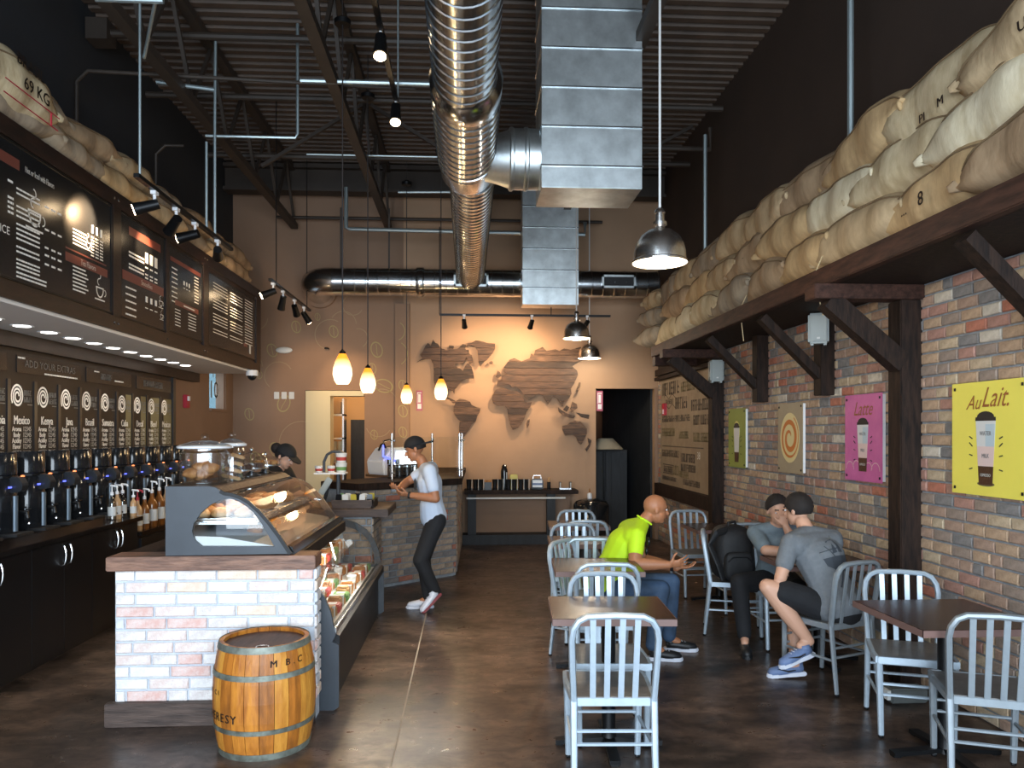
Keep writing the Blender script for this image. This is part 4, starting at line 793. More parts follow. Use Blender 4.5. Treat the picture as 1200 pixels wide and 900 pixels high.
for row, (x, z, zl) in enumerate([(-.95, .446, 'bottom front row'), (-1.12, .446, 'bottom back row'), (-1.18, .655, 'glass shelf')]):
    for j in range(13):
        y = 4.92+.18*j; nm, mm, la = kinds[(0, 1, 0, 3, 0, 2, 0, 0, 1, 0, 3, 0, 2)[(j+row*4) % 13]]
        t = thing(nm, '%s, %s from the near end in the %s of the cold case' % (la.replace('clear topped ', '').replace('small ', ''), nth2[j], zl.replace('bottom ', '')), 'packaged food', (x, y, z), group='%s in the %s' % (la, zl))
        if nm == 'snack_cup': obj('cup', MB().lathe([(.028, 0), (.038, .085)], (x, y, z), 14), 'paper', t, smooth=True); obj('lid', MB().lathe([(.041, .085), (.041, .093), (.03, .1)], (x, y, z), 14), mm, t)
        elif nm == 'sandwich_pack': obj('bread', MB().prism([(-.06, 0), (.06, 0), (.055, .06+.02*rn.random()), (0, .085), (-.055, .07)], frame((x, y, z), (.3, .95, 0), (0, 0, 1)), -.05, .05), 'pastry' if j % 2 else 'pastry_light', t, bevel=.012); obj('wrapper_band', MB().box(x-.052, x+.052, y-.02, y+.02, z+.001, z+.082), 'paper', t)
        else: obj('carton', MB().box(x-.06, x+.06, y-.06, y+.06, z, z+.06), mm, t, bevel=.008); obj('label', MB().box(x-.03, x+.03, y-.03, y+.03, z+.06, z+.062), 'paper', t)
# ---- things on top of the pastry case
def jar(x, y, z, r, h, lab, n='glass_jar'):
    t = thing(n, lab, 'jar', (x, y, z)); obj('glass_body', MB().lathe([(r*.96, 0), (r, .01), (r, h*.86), (r*.9, h*.93), (r*.9, h)], (x, y, z), 28, caps=False), 'glass_jar', t, smooth=True)
    obj('glass_base', MB().lathe([(r*.94, 0), (r*.94, .012)], (x, y, z), 28), 'glass', t)
    l = obj('lid', MB().lathe([(r*1.08, h), (r*1.12, h+.012), (r*1.02, h+.022), (r*.5, h+.045), (r*.15, h+.05)], (x, y, z), 28), 'glass_jar', t, smooth=True); obj('lid_rim', MB().lathe([(r*1.0, h-.002), (r*1.1, h+.002), (r*1.12, h+.014), (r*1.0, h+.02)], (x, y, z), 28, caps=False), 'white_gloss', l, smooth=True)
    obj('lid_knob', MB().ell((x, y, z+h+.07), (.026, .026, .024)), 'glass', l, smooth=True); return t
jar(-1.62, 4.84, 1.393, .145, .215, 'large glass jar of croissants nearest on the pastry case')
rn = random.Random(4)
for k, (dx, dy, dz) in enumerate(((-.06, -.03, .045), (.05, -.04, .045), (.0, .06, .045), (.06, .0, .10), (-.03, .02, .11))):
    m = MB(); pts = [Vector((-1.63+dx, 4.83+dy, 1.40+dz))+Vector((math.cos(a)*.045, math.sin(a)*.03, math.sin(a)*.012)) for a in [PI*q/6+k for q in range(7)]]
    m.tube(pts, [.008, .022, .032, .036, .032, .022, .008], 10); tag(obj('croissant', m, 'pastry', smooth=2), 'golden croissant in the large glass jar, the %s one' % ['front left', 'front right', 'rear', 'upper right', 'upper left'][k], 'croissant', 'croissants in the large jar')
jar(-1.55, 5.15, 1.393, .085, .225, 'second glass jar of biscotti behind the croissant jar')
for k in range(4):
    tag(obj('biscotti', MB().bar((-1.60+.01*k, 5.10+.03*k, 1.43+.045*k), (-1.48, 5.12+.03*k, 1.40+.045*k), .05, .022), 'pastry_light', bevel=.008), 'long biscotti leaning in the second jar, %s in the pile' % ['lowest', 'second lowest', 'second highest', 'highest'][k], 'biscotti', 'biscotti in the second jar')
def cake(x, y, r, h, lab, mm, stand=.06):
    t = thing('cake_dome', lab, 'cake stand', (x, y, 1.393)); obj('stand', MB().lathe([(r*.6, 0), (r*.25, .012), (.015, stand*.5), (.02, stand-.01), (r, stand-.004), (r, stand+.006)], (x, y, 1.393), 24), 'steel', t, smooth=True)
    obj('dome', MB().lathe([(r*.92, stand+.006), (r*.92, stand+h*.6), (r*.7, stand+h*.9), (.01, stand+h)], (x, y, 1.393), 24, caps=False), 'glass', t, smooth=True); obj('knob', MB().ell((x, y, 1.393+stand+h+.015), (.014, .014, .016)), 'steel', t, smooth=True)
    for q in range(5): tag(obj('brownie', MB().box(x-.03, x+.03, y-.03, y+.03, 0, .03), mm, bevel=.006), 'dark cake piece under %s' % lab, 'cake', 'cake pieces under %s' % lab).location = (x+r*.5*math.cos(q*1.26), y+r*.5*math.sin(q*1.26), 1.393+stand+.0065)
cake(-1.60, 5.50, .115, .10, 'the first glass cake dome behind the jars', 'choc', .05); cake(-1.60, 5.80, .12, .12, 'the middle glass cake dome', 'choc', .05); cake(-1.58, 6.12, .12, .07, 'the last low cake dome at the far end', 'pastry', .06)
# ================================================================ REGISTER COUNTER and items
rc = thing('register_counter', 'wooden topped register counter between the cold case and the brick bar', 'counter', (-1.3, 7.85, 0))
obj('core', MB().box(-1.72, -.92, 7.46, 8.2, 0, .90), 'mortar', rc); obj('countertop', MB().box(-1.74, -.76, 7.40, 8.25, .90, .975), 'base_wood', rc, bevel=.006)
brickwork(rc, (-1.2, 7.458, 0), 0, .28, .1, 11, BRICKG, 300); brickwork(rc, (-.92, 7.46, 0), PI/2, .74, .1, 11, BRICKG, 300)
t = thing('wooden_basket', 'slant sided dark wooden basket of packets on the register counter', 'basket', (-1.1, 7.65, .975))
obj('front_board', MB().prism([(-1.30, .976), (-.94, .976), (-.90, 1.055), (-1.32, 1.055)], frame((0, 7.50, 0), (1, 0, 0), (0, 0, 1)), 0, -.02), 'base_wood', t)
obj('back_board', MB().prism([(-1.30, .976), (-.94, .976), (-.90, 1.055), (-1.32, 1.055)], frame((0, 7.84, 0), (1, 0, 0), (0, 0, 1)), 0, -.02), 'base_wood', t)
obj('side_board', MB().prism([(7.50, .976), (7.86, .976), (7.86, 1.055), (7.50, 1.055)], frame((-.925, 0, 0), (0, 1, 0), (0, 0, 1)), 0, .015), 'dark_wood', t); obj('basket_floor', MB().box(-1.3, -.94, 7.52, 7.84, .976, .985), 'base_wood', t)
rn = random.Random(12)
for k in range(10):
    x, y = -1.26+.075*(k % 5), 7.58+.14*(k//5); mm = ('black_gloss', 'paper', 'yellow_pack', 'paper', 'black_gloss', 'green_pack', 'paper')[k % 7]
    t = thing('snack_packet', 'small wrapped packet, %s from the left in the %s row of the wooden basket' % (['first', 'second', 'third', 'fourth', 'fifth'][k % 5], 'front' if k < 5 else 'back'), 'packet', (x, y, .986), group='packets in the wooden basket'); obj('wrapper', MB().prism([(-.03, 0), (.03, 0), (.028, .12), (-.028, .12)], frame((x, y, .986), (1, .3*rn.uniform(-1, 1), 0), (.15*rn.uniform(-1, 1), 0, 1)), -.012, .012), mm, t, bevel=.006)
t = thing('cup_caddy', 'grey arched caddy holding printed paper cups above the register', 'caddy', (-1.36, 7.65, .975))
obj('pole', MB().tube([(-1.28, 7.7, .985), (-1.28, 7.7, 1.3)], .02, 10), 'dark_grey', t); obj('tray', MB().box(-1.50, -1.20, 7.6, 7.8, 1.30, 1.315), 'white', t)
obj('arch', MB().tube([(-1.42, 7.7, 1.315), (-1.42, 7.7, 1.42), (-1.39, 7.7, 1.49), (-1.34, 7.7, 1.52), (-1.26, 7.7, 1.52), (-1.2, 7.7, 1.49)], .014, 8), 'dark_grey', t, smooth=True)
for k, (x, z, s, lab) in enumerate(((-1.47, 1.315, .7, 'small printed cup at the left of the cup caddy'), (-1.35, 1.315, .7, 'small printed cup in the middle of the cup caddy'), (-1.25, 1.315, 1, 'larger printed cup with green leaves low in the caddy'), (-1.25, 1.412, 1, 'larger red printed cup on top of the green one'))):
    t = thing('paper_cup', lab, 'cup', (x, 7.7, z)); obj('cup_body', MB().lathe([(.045*s, 0), (.058*s, .095*s)], (x, 7.7, z), 18), 'paper', t, smooth=True); obj('printed_band', MB().lathe([(.0478*s, .02*s), (.0535*s, .055*s)], (x, 7.7, z), 18, caps=False), 'green_pack' if k == 2 else 'red_pack', t, smooth=True)
t = thing('card_reader', 'light grey card reader on a tilted arm by the register', 'card reader', (-1.38, 7.5, .975)); obj('arm', MB().bar((-1.40, 7.5, .976), (-1.34, 7.5, 1.20), .03, .03), 'black_metal', t); obj('reader', MB().bar((-1.41, 7.48, 1.12), (-1.32, 7.48, 1.27), .06, .03, up=(0, 1, 0)), 'speaker_white', t, bevel=.006)
# ================================================================ BRICK BAR (angled)
A_, B_ = Vector((-.94, 8.52, 0)), Vector((-.14, 9.24, 0)); ang = math.atan2(B_.y-A_.y, B_.x-A_.x); u_ = (B_-A_).normalized(); A0 = A_-u_*.35
bb = thing('brick_bar', 'brown brick espresso bar with a dark wood top angled toward the room', 'counter', (-.6, 9.5, 0))
Ftop = lambda a, b, c=0: Vector((a, b, c))
obj('core', MB().prism([(A0.x, A0.y+.006), (B_.x-.004, B_.y+.004), (-.096, 12.18), (-.75, 12.18), (-.75, 9.75), (A0.x-.4, A0.y+.45)], Ftop, .0, 1.09), 'mortar', bb)
brickwork(bb, (A0.x, A0.y, 0), ang, (B_-A0).length, .03, 15, BRICKG, 220, (6, 6, 5, 1.2, 4), BH=.0706)
brickwork(bb, (B_.x, B_.y, 0), PI/2-.017, 2.9, .03, 15, BRICKG, 60, (6, 6, 5, 1.2, 4), BH=.0706, near_first=True)
n_ = Vector((u_.y, -u_.x, 0))*.07; P0 = A0+n_; P1 = B_+n_+u_*.04
obj('countertop', MB().prism([(P0.x, P0.y), (P1.x, P1.y), (B_.x+.07, B_.y+.03), (-.03, 12.18), (-.80, 12.18), (-.80, 9.8), (A0.x-.45, A0.y+.45)], Ftop, 1.09, 1.165), 'dark_wood', bb, bevel=.006)
t = thing('sneeze_guard', 'clear glass sneeze guard with steel posts on the brick bar', 'glass guard', (-.5, 9.2, 1.165))
g0, g1 = Vector((-.86, 8.82, 0)), Vector((-.10, 9.52, 0))
for p in (g0, g1, g1+Vector((.03, .12, 0)), Vector((-.5, 10.9, 0))):
    q = obj('post', MB().tube([p+Vector((0, 0, 1.166)), p+Vector((0, 0, 1.70))], .016, 12), 'chrome', t, smooth=True)
    for z in (1.25, 1.62): obj('clamp', MB().ell(p+Vector((.018, -.02, z)), (.022, .014, .014), 8, 5), 'chrome', q)
obj('glass_pane', MB().bar(g0+Vector((.03, .02, 1.44)), g1+Vector((-.03, -.02, 1.44)), .008, .44), 'glass', t); obj('glass_pane', MB().bar(g1+Vector((.02, .1, 1.44)), Vector((-.08, 11.2, 1.44)), .008, .44), 'glass', t)
# espresso machine, canisters
t = thing('espresso_machine', 'white and steel espresso machine with a blue light strip on the bar', 'espresso machine', (-.85, 9.4, 1.165)); Fm = frame((-1.0, 9.45, 1.165), (u_.x, u_.y, 0), (0, 0, 1))
obj('machine_body', MB().prism([(-.02, .03), (.50, .03), (.52, .16), (.50, .36), (.10, .36), (-.04, .20)], Fm, -.35, .0), 'white_gloss', t, bevel=.015); obj('drip_tray', MB().prism([(-.05, .0), (.52, .0), (.52, .03), (-.05, .03)], Fm, -.35, .12), 'steel', t)
obj('side_panel', MB().prism([(.12, .08), (.48, .08), (.48, .32), (.16, .32)], Fm, .0, .008), 'screen', t)
m = MB(); m.bar(Fm(-.05, .40, .02), Fm(-.05, .26, .02), .018, .018); m.bar(Fm(-.05, .26, .02), Fm(.14, .19, .02), .018, .018); obj('blue_strip', m, 'blue_led', t)
for a in (.02, .14): g = obj('group_head', MB().tube([Fm(a, .22, .05), Fm(a, .16, .05)], .03, 12), 'chrome', t); obj('handle', MB().tube([Fm(a, .16, .05), Fm(a-.04, .155, .16)], .012, 8), 'black_matte', g)
obj('steam_arm', MB().tube([Fm(.0, .36, .0), Fm(-.06, .42, .04), Fm(-.12, .40, .08), Fm(-.16, .33, .08)], .013, 8), 'black_gloss', t); obj('cup_rail', MB().tube([Fm(.0, .44, -.05), Fm(.1, .46, -.05), Fm(.15, .40, -.05)], .012, 8), 'chrome', t)
for k in range(4):
    p = Fm(-.10+.115*k, 0, .26); t = thing('steel_canister', 'steel canister with black contents at the %s of the row by the espresso machine' % ['left end', 'left middle', 'right middle', 'right end'][k], 'canister', p)
    obj('can', MB().lathe([(.045, .001), (.05, .01), (.05, .15)], p, 18), 'steel', t, smooth=True); obj('can_sleeve', MB().lathe([(.0512, .02), (.0512, .13)], p, 18, caps=False), 'black_gloss' if k in (1, 2) else 'steel', t, smooth=True); obj('can_lid', MB().lathe([(.052, .15), (.045, .165), (.01, .17)], p, 18), 'black_gloss', t, smooth=True)
# ================================================================ CONDIMENT STATION
cs = thing('condiment_station', 'dark wall shelf station with a rail and low plinth under the wooden map', 'station', (.8, 11.9, 0))
obj('shelf_top', MB().box(-.05, 1.70, 11.72, YB-.01, .77, .83), 'dark_wood', cs, bevel=.005); obj('towel_rail', MB().box(-.02, 1.5, 11.71, 11.72, .70, .725), 'paper', cs)
for x in (.0, 1.22): obj('leg', MB().box(x, x+.13, 11.78, 11.9, .12, .77), 'hall_dark', cs)
obj('plinth', MB().box(-.08, 1.36, 11.72, 12.05, 0, .15), 'hall_dark', cs, bevel=.006); obj('back_panel', MB().box(-.04, 1.62, 12.05, 12.16, .1, .77), 'tan_wall', cs)
for k, x in enumerate((.02, .12, .2, .42, .50, .63, .72, .82, .90)):
    t = thing('cup_stack', 'black cup stack with a pale edge strip, %s on the condiment shelf' % ['leftmost', 'second from left', 'third from left', 'fourth from left', 'fifth from left', 'sixth from left', 'seventh from left', 'eighth from left', 'ninth from left'][k], 'cups', (x, 11.85, .83))
    obj('cups', MB().lathe([(.032, 0), (.042, .16), (.044, .165)], (x, 11.85, .83), 14), 'black_gloss', t, smooth=True); obj('strip', MB().box(x+.043, x+.05, 11.80, 11.83, .83, 1.0), 'paper', t)
t = thing('thermos', 'tall black thermos among the cup stacks on the condiment shelf', 'thermos', (.57, 11.95, .83)); obj('flask', MB().lathe([(.055, 0), (.055, .28), (.045, .33)], (.57, 11.95, .83), 16), 'black_gloss', t, smooth=True); obj('top', MB().ell((.57, 11.95, 1.18), (.04, .04, .04)), 'black_gloss', t); obj('strip', MB().box(.6, .61, 11.88, 11.89, .84, 1.1), 'paper', t)
tag(obj('box', MB().box(.26, .37, 11.8, 11.95, .83, .95), 'dark_grey', bevel=.004), 'small grey box with orange top between the cup stacks', 'box'); tag(obj('orange_napkins', MB().box(.27, .36, 11.81, 11.94, .951, .975), 'pastry'), 'orange stack on the small grey box', 'napkins')
tag(obj('yellow_packets', MB().box(.66, .78, 11.95, 12.05, .83, 1.06), 'yellow_pack', bevel=.01), 'yellow packets behind the cup stacks', 'packets')
t = thing('napkin_dispenser', 'black napkin dispenser with white and blue napkins on the shelf', 'dispenser', (1.07, 11.88, .83)); obj('case', MB().box(.98, 1.17, 11.82, 11.95, .83, 1.0), 'black_gloss', t, bevel=.02); obj('napkins', MB().box(1.0, 1.15, 11.808, 11.82, .87, .98), 'white_gloss', t); obj('blue_stripe', MB().box(1.0, 1.15, 11.804, 11.808, .905, .935), 'shoe_blue', t); obj('handle', MB().tube([(1.01, 11.88, .99), (1.02, 11.88, 1.05), (1.13, 11.88, 1.05), (1.14, 11.88, .99)], .01, 6), 'nickel', t)
t = thing('shaker', 'small dark shaker with wooden top right of the napkin dispenser', 'shaker', (1.26, 11.88, .83)); obj('glass_body', MB().lathe([(.03, 0), (.028, .12)], (1.26, 11.88, .83), 12), 'black_gloss', t); obj('top', MB().lathe([(.02, .12), (.018, .19)], (1.26, 11.88, .83), 12), 'pastry_light', t)
t = thing('lid_rack', 'low steel rack at the right end of the condiment shelf', 'rack', (1.51, 11.88, .83)); obj('rack_base', MB().box(1.42, 1.60, 11.82, 11.94, .83, .855), 'steel', t)
for x in (1.42, 1.58): obj('rack_side', MB().box(x, x+.025, 11.82, 11.94, .855, .95), 'black_gloss', t); obj('rack_end', MB().box(x+.005, x+.02, 11.815, 11.82, .855, .94), 'paper', t)
t = thing('waste_bin', 'round black bin with items on top beside the dark doorway', 'bin', (1.86, 11.5, 0)); obj('drum', MB().lathe([(.22, 0), (.26, .02), (.27, .62), (.23, .68), (.1, .72)], (1.86, 11.5, 0), 24), 'black_gloss', t, smooth=True)
t = thing('soap_bottle', 'small white pump bottle on the black bin', 'bottle', (1.83, 11.45, .722)); obj('bottle', MB().lathe([(.035, 0), (.035, .07), (.012, .09)], (1.83, 11.45, .722), 12), 'white_gloss', t); obj('pump', MB().lathe([(.012, .09), (.01, .15)], (1.83, 11.45, .722), 10), 'pastry', t)
# hallway furniture seen through the doorway
t = thing('hall_cabinet', 'dark cabinet standing in the hallway beyond the doorway', 'cabinet', (2.45, 13.1, 0)); obj('carcass', MB().box(2.12, 2.7, 12.9, 13.5, 0, 1.42), 'black_matte', t)
for x in (2.14, 2.43): obj('door', MB().box(x, x+.26, 12.88, 12.9, .05, 1.38), 'hall_dark', t, bevel=.004)
t = thing('table_lamp', 'table lamp with wide pale cone shade in the hallway', 'lamp', (2.28, 12.72, 0)); obj('stand', MB().lathe([(.1, 0), (.1, .02), (.015, .04), (.015, 1.42)], (2.28, 12.72, 0), 12), 'black_metal', t); obj('lamp_shade', MB().lathe([(.30, 1.44), (.12, 1.62), (.03, 1.62)], (2.30, 12.72, 0), 24, caps=False), 'lamp_shade', t, smooth=True)
tag(obj('tall_stand', MB().box(1.95, 2.02, 12.6, 12.9, 0, 1.9).box(2.02, 2.12, 12.62, 12.7, 0, 1.3), 'black_matte'), 'tall dark stand at the left of the hallway', 'stand')
# shelf of paper rolls in the office
t = thing('office_shelf', 'steel shelf with paper rolls and a carton in the orange lit office', 'shelf', (-2.2, 13.4, 0))
for z in (1.2, 1.6, 2.0): obj('shelf_board', MB().box(-2.75, -2.1, 13.2, 13.5, z, z+.03), 'steel', t)
obj('upright', MB().box(-2.13, -2.1, 13.2, 13.5, 0, 2.3), 'steel', t)
for k in range(6): tag(obj('paper_roll', MB().lathe([(.045, 0), (.045, .33)], (-2.68+.1*k, 13.3, 1.235), 12), 'cream', smooth=True), '%s upright paper roll from the left on the office shelf' % ['first', 'second', 'third', 'fourth', 'fifth', 'sixth'][k], 'roll', 'paper rolls on the office shelf')
tag(obj('carton', MB().box(-2.7, -2.15, 13.2, 13.48, 2.035, 2.25), 'orange_wall'), 'cardboard carton on the office shelf', 'box')
# ================================================================ RIGHT SHELF AND TIMBER
sh = thing('timber_shelf', 'long dark timber shelf along the brick wall carrying the burlap sacks', 'shelf', (2.74, 6.5, 2.7))
obj('shelf_board', MB().box(2.46, XR-.002, 2.6, 9.9, 2.70, 2.74), 'dark_wood', sh)
obj('front_beam', MB().box(2.40, 2.47, 2.6, 9.95, 2.70, 2.83), 'shelf_wood', sh, bevel=.006)
obj('end_beam', MB().box(2.42, XR-.002, 9.80, 9.95, 2.58, 2.70), 'shelf_wood', sh)
def post(y, lab):
    t = thing('timber_post', lab, 'post', (2.98, y+.075, 0))
    obj('upright', MB().box(2.905, XR-.002, y, y+.16, 0, 2.60), 'dark_wood', t, bevel=.006); obj('cap_beam', MB().box(2.30, XR-.002, y-.03, y+.13, 2.60, 2.698), 'shelf_wood', t, bevel=.006)
    obj('brace', MB().bar((2.42, y+.05, 2.60), (2.93, y+.05, 2.17), .13, .12, up=(0, 1, 0)), 'dark_wood', t)
post(5.0, 'nearer full height dark timber post between the pink and yellow posters'); post(8.98, 'farther full height dark timber post between the green poster and the lettered sign')
def bracket(y, lab):
    t = thing('timber_bracket', lab, 'bracket', (2.98, y, 2.02), group=None)
    obj('wall_block', MB().box(2.93, XR-.002, y-.07, y+.07, 2.02, 2.699), 'dark_wood', t, bevel=.005); obj('brace', MB().bar((2.45, y, 2.67), (2.95, y, 2.18), .07, .10, up=(0, 1, 0)), 'dark_wood', t)
bracket(3.66, 'timber shelf bracket at the right edge of the photo above the yellow poster'); bracket(6.29, 'short timber bracket under the white speaker, nearer of the two'); bracket(7.7, 'short timber bracket between the green and cream posters')
def speaker(x, y, z, lab, rz):
    t = thing('wall_speaker', lab, 'speaker', (x, y, z), rz)
    t.location = (x, y, z); ORG[t.name] = Vector((0, 0, 0))
    c = obj('cabinet', MB().box(-.08, .08, -.07, .07, 0, .25), 'speaker_white', t, bevel=.015); obj('grille', MB().box(-.066, .066, -.078, -.071, .02, .235), 'speaker_white', t, bevel=.004)
    obj('badge', MB().box(-.012, .012, -.082, -.078, .035, .05), 'paper', t)
    for q in (-.05, .05): obj('foot', MB().box(q-.012, q+.012, -.04, .04, -.014, 0), 'speaker_white', t)
speaker(2.90, 6.20, 2.44, 'white wall speaker above the nearer short bracket', -.45); speaker(2.92, 8.89, 2.31, 'white wall speaker on the farther timber post', -.1)
# lettered tan sign beyond the far post
Fr = lambda x: frame((x, 0, 0), (0, -1, 0), (0, 0, 1))
t = thing('lettered_sign', 'tall tan sign covered in dark lettering in timber boards beyond the far post', 'sign', (XR-.02, 10.7, .9)); G = Fr(XR-.02)
obj('sign_board', rect(MB(), G, -11.95, -9.2, .92, 2.56, -.02, 0), 'sign_tan', t)
obj('lower_board', MB().box(2.96, XR-.002, 9.14, 12.05, .74, .92), 'dark_wood', t); obj('upper_board', MB().box(2.96, XR-.002, 9.14, 12.05, 2.53, 2.58), 'dark_wood', t); obj('upper_board', MB().box(2.97, XR-.002, 9.14, 12.05, 2.60, 2.70), 'dark_wood', t)
m = MB(); 
for a, b, wd, h in ((-11.85, 2.38, 1.0, .19), (-10.0, 2.28, .6, .07), (-11.1, 2.14, .6, .17), (-10.3, 2.08, .9, .15), (-11.85, 1.92, 1.5, .09), (-10.2, 1.88, .8, .13), (-11.85, 1.40, .95, .10), (-10.8, 1.36, .7, .12), (-11.75, 1.16, .5, .09), (-10.8, 1.22, .7, .10), (-11.85, 1.02, .8, .06), (-10.7, 1.02, .8, .08)): glyphs(m, G, a, b, wd, h, .002)
for a, b, wd in ((-11.8, 1.22, .6), (-11.8, 1.09, .6), (-11.85, 1.5, 2.1)): rect(m, G, a, a+wd, b, b+.014, .001, .002)
for k in range(12):
    q = lambda i: 2.10+.03*math.sin(i*.9)
    for dz in (0, .15): m.add([G(-11.75+.055*k, q(k)+dz, .002), G(-11.75+.055*(k+1), q(k+1)+dz, .002), G(-11.75+.055*(k+1), q(k+1)+dz+.014, .002), G(-11.75+.055*k, q(k)+dz+.014, .002)], [(0, 1, 2, 3)])
glyphs(m, G, -11.65, 2.18, .45, .07, .002); obj('dark_lettering', m, 'sign_ink', t)
m = MB()
for a, b, wd, h in ((-10.8, 2.36, .7, .14), (-11.85, 1.72, .7, .12), (-10.9, 1.68, .5, .1), (-10.2, 1.65, .8, .12), (-10.9, 1.12, .5, .09), (-11.2, 1.16, .35, .14)): glyphs(m, G, a, b, wd, h, .002)
obj('olive_lettering', m, 'sign_olive', t)
m = MB(); text(m, '38', G, -9.95, 1.40, .14, .004); obj('white_number', m, 'paper', t)
t = thing('alarm_pull', 'tiny red box with a white dot on the lettered sign', 'alarm', (3.02, 11.65, 2.0)); obj('box', MB().box(3.0, 3.04, 11.58, 11.72, 1.98, 2.16), 'red', t); obj('dot', MB().box(2.995, 3.0, 11.62, 11.68, 2.0, 2.07), 'white_gloss', t)
# posters
def poster(y0, y1, z0, z1, m0, lab, title, x=XR-.045):
    t = thing('poster', lab, 'poster', (x, (y0+y1)/2, z0)); G = Fr(x)
    obj('poster_face', rect(MB(), G, -y1, -y0, z0, z1, -.004, 0), m0, t); obj('white_board', MB().box(x+.003, x+.028, y0+.004, y1-.01, z0+.012, z1-.012), 'white', t)
    for a in (-y1+.03, -y0-.03):
        for b in (z0+.035, z1-.035): obj('clip', MB().box(x-.006, x, -a-.006, -a+.006, b-.009, b+.009), 'black_metal', t)
    return t, G, -(y0+y1)/2
def cup_art(t, G, cx, zb, h, halo=None, text_=True):
    w0, w1 = h*.135, h*.20; H_ = h*.87
    if halo: obj('halo', MB().prism([(cx+(w1*1.15)*math.cos(q), zb+H_*.9+(w1*1.3)*math.sin(q)) for q in [2*PI*k/24 for k in range(24)]], G, .0002, .0008), halo, t)
    def ww(f): return w0+(w1-w0)*f
    def seg(f0, f1, mm, nm): obj(nm, MB().prism([(cx-ww(f0), zb+H_*f0), (cx+ww(f0), zb+H_*f0), (cx+ww(f1), zb+H_*f1), (cx-ww(f1), zb+H_*f1)], G, .001, .002), mm, t)
    seg(0, .29, 'choc', 'espresso_band'); seg(.29, .6, 'cup_pink' if text_ else 'paper', 'milk_band'); seg(.6, 1, 'paper', 'water_band')
    if text_: obj('blue_tint', MB().prism([(cx, zb+H_*.6), (cx+ww(.6), zb+H_*.6), (cx+ww(.95), zb+H_*.95), (cx, zb+H_*.95)], G, .002, .0024), 'cup_blue', t)
    lid = [(cx-w1*1.02, zb+H_), (cx+w1*1.02, zb+H_), (cx+w1*1.0, zb+H_+h*.05)]+[(cx+w1*.86*math.cos(q), zb+H_+h*.05+h*.08*math.sin(q)) for q in [PI*k/8 for k in range(9)]]+[(cx-w1*1.0, zb+H_+h*.05)]
    obj('cup_lid', MB().prism(lid, G, .001, .003), 'black_matte', t)
    if text_:
        m = MB(); text(m, 'WATER', G, cx, zb+H_*.80, h*.085, .003, .8, bold=.001); text(m, 'MILK', G, cx, zb+H_*.45, h*.085, .003, .8, bold=.001); obj('cup_lettering', m, 'cup_grey', t)
        m = MB(); text(m, 'ESPRESSO', G, cx, zb+H_*.15, h*.06, .003, .8, bold=.0008); obj('cup_lettering', m, 'paper', t)
    m = MB()
    for sgn in (-1, 1):
        for a, b, dz in ((.30, .60, .16), (.28, .45, .05), (.28, .25, -.05), (.30, .72, .10)): m.bar(G(cx+sgn*h*.27, zb+H_*b, .002), G(cx+sgn*h*.335, zb+H_*b+h*dz*.3, .002), .006, .002, up=(1, 0, 0))
    obj('rays', m, 'black_matte', t)
t, G, c = poster(3.98, 4.62, 1.335, 2.005, 'poster_yellow', 'large yellow poster with a coffee cup nearest the camera', 'Au Lait')
m = MB(); text(m, 'Au', G, c-.12, 1.88, .12, .003, .9, .5); text(m, 'Lait.', G, c+.07, 1.905, .165, .003, .85, .5); obj('title_lettering', m, 'script_brown', t); cup_art(t, G, c-.01, 1.40, .43)
obj('cup_shadow', MB().prism([(c-.01+.075*math.cos(q), 1.405+.014*math.sin(q)) for q in [2*PI*k/20 for k in range(20)]], G, .0002, .0008), 'sign_olive', t)
t, G, c = poster(5.43, 5.98, 1.335, 2.0, 'poster_pink', 'pink poster with a coffee cup beside the nearer timber post', 'Latte')
m = MB(); text(m, 'Latte', G, c+.0, 1.885, .15, .003, .9, .45); obj('title_lettering', m, 'script_brown', t); cup_art(t, G, c+.0, 1.41, .41, None)
m = MB(); arcs(m, G, [(-5.9, 1.42, .06, 0, 180), (-5.8, 1.44, .05, 0, 180), (-5.62, 1.43, .05, 0, 180), (-5.52, 1.42, .06, 0, 180)], .006); obj('cloud_outline', m, 'cup_pink', t)
t, G, c = poster(8.19, 8.73, 1.32, 1.98, 'poster_green', 'small green poster with a cup next to the farther timber post', '')
cup_art(t, G, c, 1.38, .44, 'halo', False)
t, G, c = poster(6.76, 7.31, 1.33, 1.985, 'poster_cream', 'cream poster with an orange spiral swirl', '')
def swirl(mb, G, cx, cz, r0, r1, turns, a0, wf, n=70):
    for i in range(n):
        f0, f1 = i/n, (i+1)/n; q0, q1 = a0+turns*2*PI*f0, a0+turns*2*PI*f1; ra, rb = r0+(r1-r0)*f0, r0+(r1-r0)*f1; w0, w1 = wf(f0), wf(f1)
        mb.add([G(cx+ra*math.cos(q0), cz+ra*math.sin(q0), .003), G(cx+rb*math.cos(q1), cz+rb*math.sin(q1), .003), G(cx+(rb+w1)*math.cos(q1), cz+(rb+w1)*math.sin(q1), .003), G(cx+(ra+w0)*math.cos(q0), cz+(ra+w0)*math.sin(q0), .003)], [(0, 1, 2, 3)])
obj('cream_disc', MB().prism([(c+.215*math.cos(q), 1.66+.235*math.sin(q)) for q in [2*PI*k/32 for k in range(32)]], G, .001, .002), 'swirl_cream', t)
m = MB(); swirl(m, G, c, 1.66, .03, .20, 2.1, .5, lambda f: .05*math.sin(PI*min(f*1.1, 1))*(1-f*.5)+.012); obj('swirl', m, 'swirl_orange', t)
